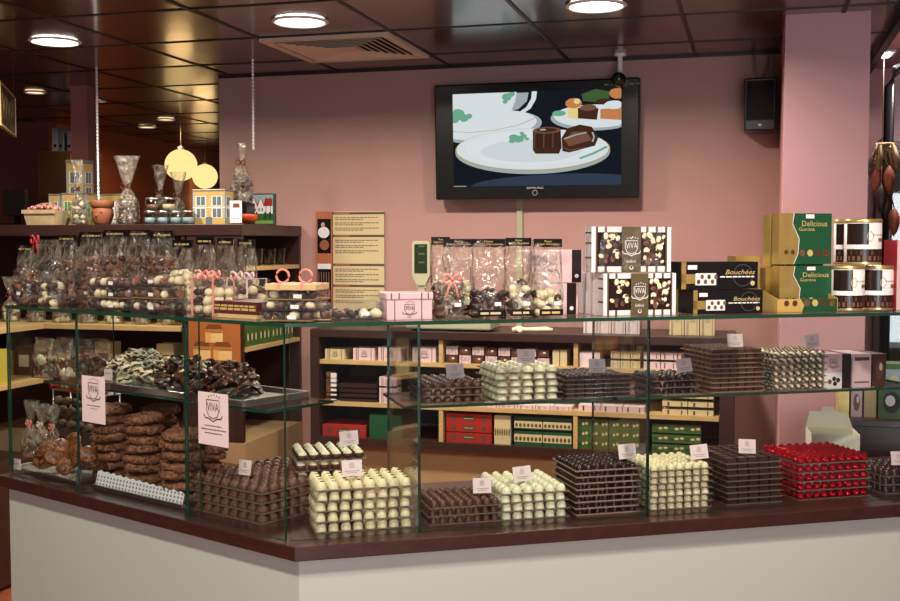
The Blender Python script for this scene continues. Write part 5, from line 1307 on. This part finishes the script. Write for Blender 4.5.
# gathered gifts
for (px,Y,w_,ytop,lab,kd,sd_,zb) in ((78,4.86,.085,160,'cellophane gift with dark ribbon left of the terracotta pot',['milk','cream'],71,None),(127,4.86,.125,156,'largest cellophane gift with brown red bow right of the pot',['milk','choco','dark'],72,None),
    (160,5.22,.10,165,'cellophane gift behind the glass jars, left one',['milk','nut'],73,None),(178,5.22,.10,172,'cellophane gift behind the glass jars, touching the pendant lamp in view',['dark','nut'],74,None)):
    x=shelfpt(px,Y+w_*.4); h=zt_(px,ytop,Y+w_*.4)-ZB
    gift_bag((x,Y+w_*.45,ZB+.001),0,w_,h,lab,kd,ribbon_d,None,sd_,fan=.8 if px!=127 else .95,neck=.56)
# jars and tins of glass on the ledge
def jar(px0,px1,Y,z,h,label,grp,mt=glassware,fillm=None):
    xa=shelfpt(px0,Y); xb=shelfpt(px1,Y); r=(xb-xa)/2
    root=thing('glass_jar',label,'jar',((xa+xb)/2,Y+r,z+.001),0,grp)
    a=MB(); a.lathe([(r*.9,0),(r,.006),(r,h*.85),(r*.85,h*.9)],mt,20,cap=False); a.lathe([(.001,.001),(r*.9,.001)],mt,20,cap=False); a.build('glass_body',root)
    a=MB(); a.lathe([(r*.9,h*.88),(r*.93,h*.89),(r*.93,h),(.001,h)],steel,20); a.build('lid',root)
    a=MB(); a.lathe([(r*.8,.004),(r*.85,h*.5),(.001,h*.52)],fillm or blueish,14); a.build('contents',root)
H1=zt_(150,211,4.84)-ZB
for k,px in enumerate((141,154,167,179)):
    jar(px,px+12,4.83,ZB,H1,'squat glass jar with pale contents, bottom row, %s from the left'%ORD[k],'glass jars on the ledge')
H2=zt_(150,198,4.84)-ZB-H1
jar(142,157,4.845,ZB+H1+.001,H2,'squat glass jar on the upper row, left one','glass jars on the ledge',fillm=milk2)
jar(159,172,4.845,ZB+H1+.001,H2,'squat glass jar on the upper row, right one','glass jars on the ledge',fillm=creamcard)
# village tin, red boat dish, cone gift and card
Y=5.12; xa=shelfpt(224,Y); xb=shelfpt(293,Y); xb=min(xb,UX-.01); w=xb-xa; h=zt_(260,193.5,Y)-ZB
root=thing('village_tin','flat tin printed with white gabled houses at the right end','tin',((xa+xb)/2,Y,ZB))
a=MB(); a.box(-w/2,w/2,0,.03,0,h,mat('dark green tin edge',(.03,.06,.04),.4)); M=Mfront(0)
a.rect(M,-w*.48,h*.04,w*.48,h*.96,blueish,1); a.rect(M,-w*.48,h*.04,w*.48,h*.36,green2,2); a.rect(M,w*.1,h*.04,w*.48,h*.14,mat('meadow print',(.20,.33,.08),.5),3)
for (x,y,s_) in ((-.05,.34,.13),(.10,.36,.15),(.24,.36,.12)):
    a.rect(M,w*(x-s_/2),h*y,w*(x+s_/2),h*(y+.24),white,3); a.poly(M,[(w*(x-s_/2),h*(y+.24)),(w*(x+s_/2),h*(y+.24)),(w*x,h*(y+.50))],white,3)
    a.stroke(M,[(w*(x-s_/2-.01),h*(y+.24)),(w*x,h*(y+.52)),(w*(x+s_/2+.01),h*(y+.24))],.006,redbox,4)
    for q in (-.03,.03): a.rect(M,w*(x+q)-.004,h*(y+.08),w*(x+q)+.004,h*(y+.17),win,4)
a.rect(M,w*.30,h*.36,w*.47,h*.62,white,3); a.poly(M,[(w*.29,h*.60),(w*.47,h*.60),(w*.47,h*.84),(w*.33,h*.84)],redbox,4)
for x in (.0,.16,.33,.42): a.ell(M,w*x,h*.30,w*.03,h*.12,green,0,5,9); 
for x in (.34,.43): a.rect(M,w*x,h*.15,w*x+.003,h*.9,brownink,5)
a.build('tin_box',root,bev=.002)
Y=4.86; xa=shelfpt(228,Y); xb=shelfpt(277,Y); xb=min(xb,UX-.005); w=xb-xa
root=thing('boat_dish','orange red leaf shaped dish of sweets at the right end of the ledge','dish',((xa+xb)/2,Y+.06,ZB))
a=MB(); vs=[];fs=[]; n=14; m_=7
for i in range(n+1):
    f=i/n; hw=.055*math.sin(PI*min(1,f*.96+.04))**.7; 
    for j in range(m_+1):
        u=-1+2*j/m_; vs.append((-w/2+w*f,u*hw,.003+.045*u*u+.02*(abs(f-.5)*2)**2*(1-u*u)))
for i in range(n):
    for j in range(m_): q=i*(m_+1)+j; fs.append((q,q+m_+1,q+m_+2,q+1))
a.add(vs,fs,mat('orange red enamel',(.50,.07,.02),.3),True); o=a.build('dish_shell',root); sd=o.modifiers.new('s','SOLIDIFY'); sd.thickness=.004; sd.offset=1
a=MB(); a.box(-w*.36,w*.0,-.012,.012,.0,.003,MATS['orange red enamel']); a.build('foot',root)
x=shelfpt(241,4.84); hz=zt_(241,201,4.835)-ZB
root=thing('shop_card','small white card with brown logo standing before the boat dish','card',(x,4.785,ZB))
a=MB(); hh=hz; a.box(-.031,.031,0,.0015,.005,hh,white); M=Mfront(0); a.rect(M,-.014,hh*.70,.020,hh*.88,milk2,1); lines(a,M,-.018,.02,hh*.2,.004,greytxt,1); a.build('card',root)
a=MB(); a.box(-.031,.031,0.0,.02,0,.005,boxclear); a.build('stand',root)
x=shelfpt(244,5.05); zb_=ZB; h=zt_(246,143,5.02)-zb_
root=thing('gift_stand_box','dark box under the tall cone gift','box',(x,4.99,ZB)); 
bpy.data.objects.remove(root)
hb=zt_(243,203,5.0)-ZB
a=MB(); a.box(-.05,.05,0,.09,0,hb,black); tag(a.build('pedestal_box',None,(x,4.98,ZB)),'small black box under the tall cone shaped gift','box')
gift_bag((x+.0,5.03,ZB+hb+.001),0,.115,h-hb,'tall cone shaped cellophane gift with dark bow on the hanging wire side',['dark','choc_big','milk'],ribbon_d,None,81,fan=.35,neck=.68)
# glasses on the open end shelf and printed cartons below
for k,(px,Y) in enumerate(((252,4.80),(262,4.95),(270,5.1),(277,5.22))):
    x=UX-.06; root=thing('drinking_glass','clear glass on the open end shelf, %s from the front'%ORD[k],'glass',(UX-.05,Y+.05,1.543),0,'glasses on the end shelf')
    a=MB(); a.lathe([(.022,0),(.026,.004),(.033,.085),(.0315,.085),(.0245,.008),(.001,.007)],glassware,18,cap=False); a.build('glass_body',root)
for k in range(4):
    a=MB(); a.box(-.10,0,0,.13,0,.09,green2); M=Mright(0,.065); 
    for q in range(6): a.ell(M,-.055+.022*q,.045,.009,.02,creamcard if q%2 else green,0,1,8)
    tag(a.build('leafy_carton',None,(UX-.02,4.80+.145*k,1.1555)),'green leaf printed carton on the lower end shelf, %s from the front'%ORD[k],'box','green cartons on the end shelf')
# stock on the front shelves of the block, seen through the case
for k in range(9):
    x=-3.70+.115*k; h=.12+.03*(k%3)
    a=MB(); a.box(-.045,.045,0,.09,0,h,(gold,milk,creamcard)[k%3]); a.rect(Mfront(0),-.03,h*.3,.03,h*.7,(milk,creamcard,milk)[k%3],1)
    tag(a.build('stock_carton',None,(x,4.80,.981)),'%s stock carton on the lower front shelf of the block, %s from the left'%(('gold','brown','cream')[k%3],ORD[k]),'box','stock cartons on the block')
for k in range(7):
    x=-3.70+.15*k; h=.13+.03*(k%2)
    gift_bag((x,4.86,1.2515),0,.10,h+.10,'cellophane wrapped sweets on the upper front shelf, %s from the left'%ORD[k],[('caramel','cream'),('nut','milk')][k%2],ribbon_d,'wrapped sweets on the block',90+k)
a=MB(); a.box(-.06,.06,-.08,.08,0,.17,mat('yellow green card',(.42,.38,.05),.5)); tag(a.build('yellow_light_block',None,(-3.50,4.40,.981)),'yellow green block standing in for yellow light at the left edge','box')  # added block; the yellow light at far left is put into its colour
# twisted hanging wires
def wire(px,Y,yb,label,zb=None):
    x=on_Y(px,100,Y).x; zb=zb if zb is not None else on_Y(px,yb,Y).z; a=MB(); prof=[]; z=zb; k=0
    while z<CZ-.002: prof.append((.0045+.003*(k%2),z-zb)); z+=.009; k+=1
    prof.append((.006,CZ-.001-zb)); a.lathe(prof,chrome,8,smooth=False); a.mats[0]=mat('bright twisted wire',(.85,.85,.9),.3,.5); tag(a.build('hanging_wire',None,(x,Y,zb)),label,'hanging wire')
wire(97,4.98,205,'long twisted chrome wire from ceiling down to the ledge',ZB)
wire(253,4.98,150,'shorter twisted chrome wire ending above the tall cone gift')
# hanging sign
p0=at_depth(.5,120,5.3); p1=at_depth(15.5,130,5.9)
ang=math.atan2(p1.y-p0.y,p1.x-p0.x); L_=math.hypot(p1.x-p0.x,p1.y-p0.y); zt=at_depth(1,82,5.3).z; zb=at_depth(1,124,5.3).z
root=thing('hanging_sign','small framed sign with large letters hanging from the ceiling at far left','sign',(p0.x,p0.y,zb),ang)
a=MB(); a.box(0,L_,0,.008,0,zt-zb,mat('olive sign board',(.10,.08,.045),.6)); M=Mfront(0); a.text(M,'VIVA',L_*.52,(zt-zb)*.58,L_*.85,(zt-zb)*.42,creamcard,1); a.rect(M,L_*.1,.02,L_*.9,(zt-zb)*.2,dark,1); a.build('board',root)
a=MB(); H_=zt-zb
for (q0,q1,w0,w1) in ((0,L_,-.006,.004),(0,L_,H_-.004,H_+.006),(-.006,.004,-.006,H_+.006),(L_-.004,L_+.006,-.006,H_+.006)): a.box(q0,q1,-.004,.012,w0,w1,goldink)
a.build('frame',root)
for x in (.01,L_-.01): a=MB(); a.tube([(x,.004,H_),(x,.004,CZ-zb)],.0012,greytxt,5); a.build('cord',root)
# pendant globe lamp, and a second globe standing in for its reflection
paper=emis('lit paper globe',(1,.68,.27),1.25)
def globe(px,py,Y,d,label,pw):
    c=on_Y(px,py,Y); root=thing('pendant_lamp',label,'pendant lamp',(c.x,Y,c.z),0)
    a=MB(); rr=random.Random(2); a.ball((0,0,0),d/2,paper,28,18,(1,1,.98),.006,rr); a.build('globe_shade',root)
    a=MB(); a.tube([(0,0,d/2-.002),(0,0,CZ-c.z)],.003,creamcard,6); a.build('cord',root)
    a=MB(); a.lathe([(.02,0),(.02,.02),(.008,.03)],white,12,(0,0,d/2-.008)); a.build('socket_cap',root)
    l=bpy.data.lights.new('lamp','POINT'); l.energy=pw; l.color=(1,.62,.25); l.shadow_soft_size=.1; o=bpy.data.objects.new('lamp',l); COL.objects.link(o); o.location=(c.x,Y,c.z-d/2-.12)
globe(181,165,7.3,.235,'glowing yellow globe lamp above the ledge, nearer and brighter one',1.6)
globe(205,176.5,9.4,.235,'farther glowing globe standing in for the reflection of the nearer lamp',1.6)
# far room furniture
c=on_Y(56,190,6.7); root=thing('tall_cabinet','dark brown tall cabinet in the dim room at the left','cabinet',(on_Y(56,190,6.7).x,6.7,0))
wq=on_Y(74,190,6.7).x-on_Y(39,190,6.7).x; a=MB(); hc=on_Y(56,151,6.7).z; a.box(-wq/2,wq/2,0,.35,0.02,hc,mat('umber laminate',(.07,.03,.012),.5)); a.build('body',root,bev=.004)
a=MB(); a.box(-wq/2+.01,wq/2-.01,-.018,-.001,.1,hc-.02,MATS['umber laminate']); a.lathe([(.006,0),(.006,.10)],steel,8,(wq/2-.04,-.028,1.1)); a.build('door',root)
for k,(px0,px1,yt,mt,lb) in enumerate(((52,58,128,mat('lilac binder',(.25,.22,.28),.5),'lilac grey ring binder on top of the tall cabinet'),(58,63,129,mat('slate binder',(.10,.10,.14),.5),'slate ring binder beside the lilac one'),(67,71,131,mat('slate binder',(.1,.1,.14),.5),'slate ring binder standing alone on the tall cabinet'))):
    xa=on_Y(px0,140,6.75).x; xb=on_Y(px1,140,6.75).x; a=MB(); hh=on_Y(px0,yt,6.75).z-hc; a.box(0,xb-xa,0,.26,0,hh,mt); a.ell(Mfront(0),(xb-xa)/2,hh*.25,.012,.012,black,0,1)
    tag(a.build('ring_binder',None,(xa,6.75,hc+.001)),lb,'binder','binders on the tall cabinet')
xa=on_Y(5,200,6.6).x; xb=on_Y(27,200,6.6).x; zb=on_Y(15,216,6.6).z; zt=on_Y(15,190,6.6).z
root=thing('desk','dark desk under the black monitor in the dim room','desk',((xa+xb)/2-.42,6.8,0)); a=MB(); a.box(-.7,.62,-.3,.28,zb-.10,zb-.06,MATS['umber laminate']); a.build('desk_top',root)
for x in (-.65,.57): a=MB(); a.box(x,x+.05,-.25,.25,0,zb-.10,MATS['umber laminate']); a.build('leg_panel',root)
root=thing('monitor','black computer monitor in the dim room at the left edge','monitor',((xa+xb)/2,6.6,zb-.06)); a=MB(); a.box(-(xb-xa)/2,(xb-xa)/2,-.02,.02,.06,zt-zb+.06,blackmat); a.build('display',root,bev=.004)
a=MB(); a.box(-.02,.02,.0,.02,.008,.1,black); a.box(-.09,.09,-.06,.08,0,.008,black); a.build('stand',root)
c=on_Y(151,193,10.5); a=MB(); root=thing('wall_picture','dim framed picture on the far wall under the glowing globes','picture',(c.x,11.88,c.z))
a.box(-.42,.42,-.02,.0,-.42,.45,mat('pale frame',(.35,.22,.18),.6)); a.build('frame',root); a=MB(); a.box(-.25,.25,-.026,-.02,-.26,.28,mat('ochre dim print',(.16,.10,.03),.6)); a.build('print',root)
for (x,y,pw) in ((-6.3,5.5,5),(-4.3,6.6,5)): lamp('lamp',(x,y,CZ-.03),pw,.2,(1,.75,.5))
#@@PART4
# ------------------------------------------------------------------ daylight and exposure
w_=bpy.data.worlds.new('world'); S.world=w_; w_.use_nodes=True
bg=w_.node_tree.nodes['Background']; bg.inputs[0].default_value=(.95,.93,.9,1); bg.inputs[1].default_value=.17
lamp('shop_front_daylight',(1.3,-2.4,1.25),105,2.0,(.84,.93,1),(PI/2,0,.12),None,2.0)
S.view_settings.view_transform='Standard'; S.view_settings.look='None'; S.view_settings.gamma=1; S.view_settings.use_curve_mapping=False
S.view_settings.exposure=.02
S.cycles.transparent_max_bounces=48; S.cycles.max_bounces=10; S.cycles.caustics_reflective=False; S.cycles.caustics_refractive=False
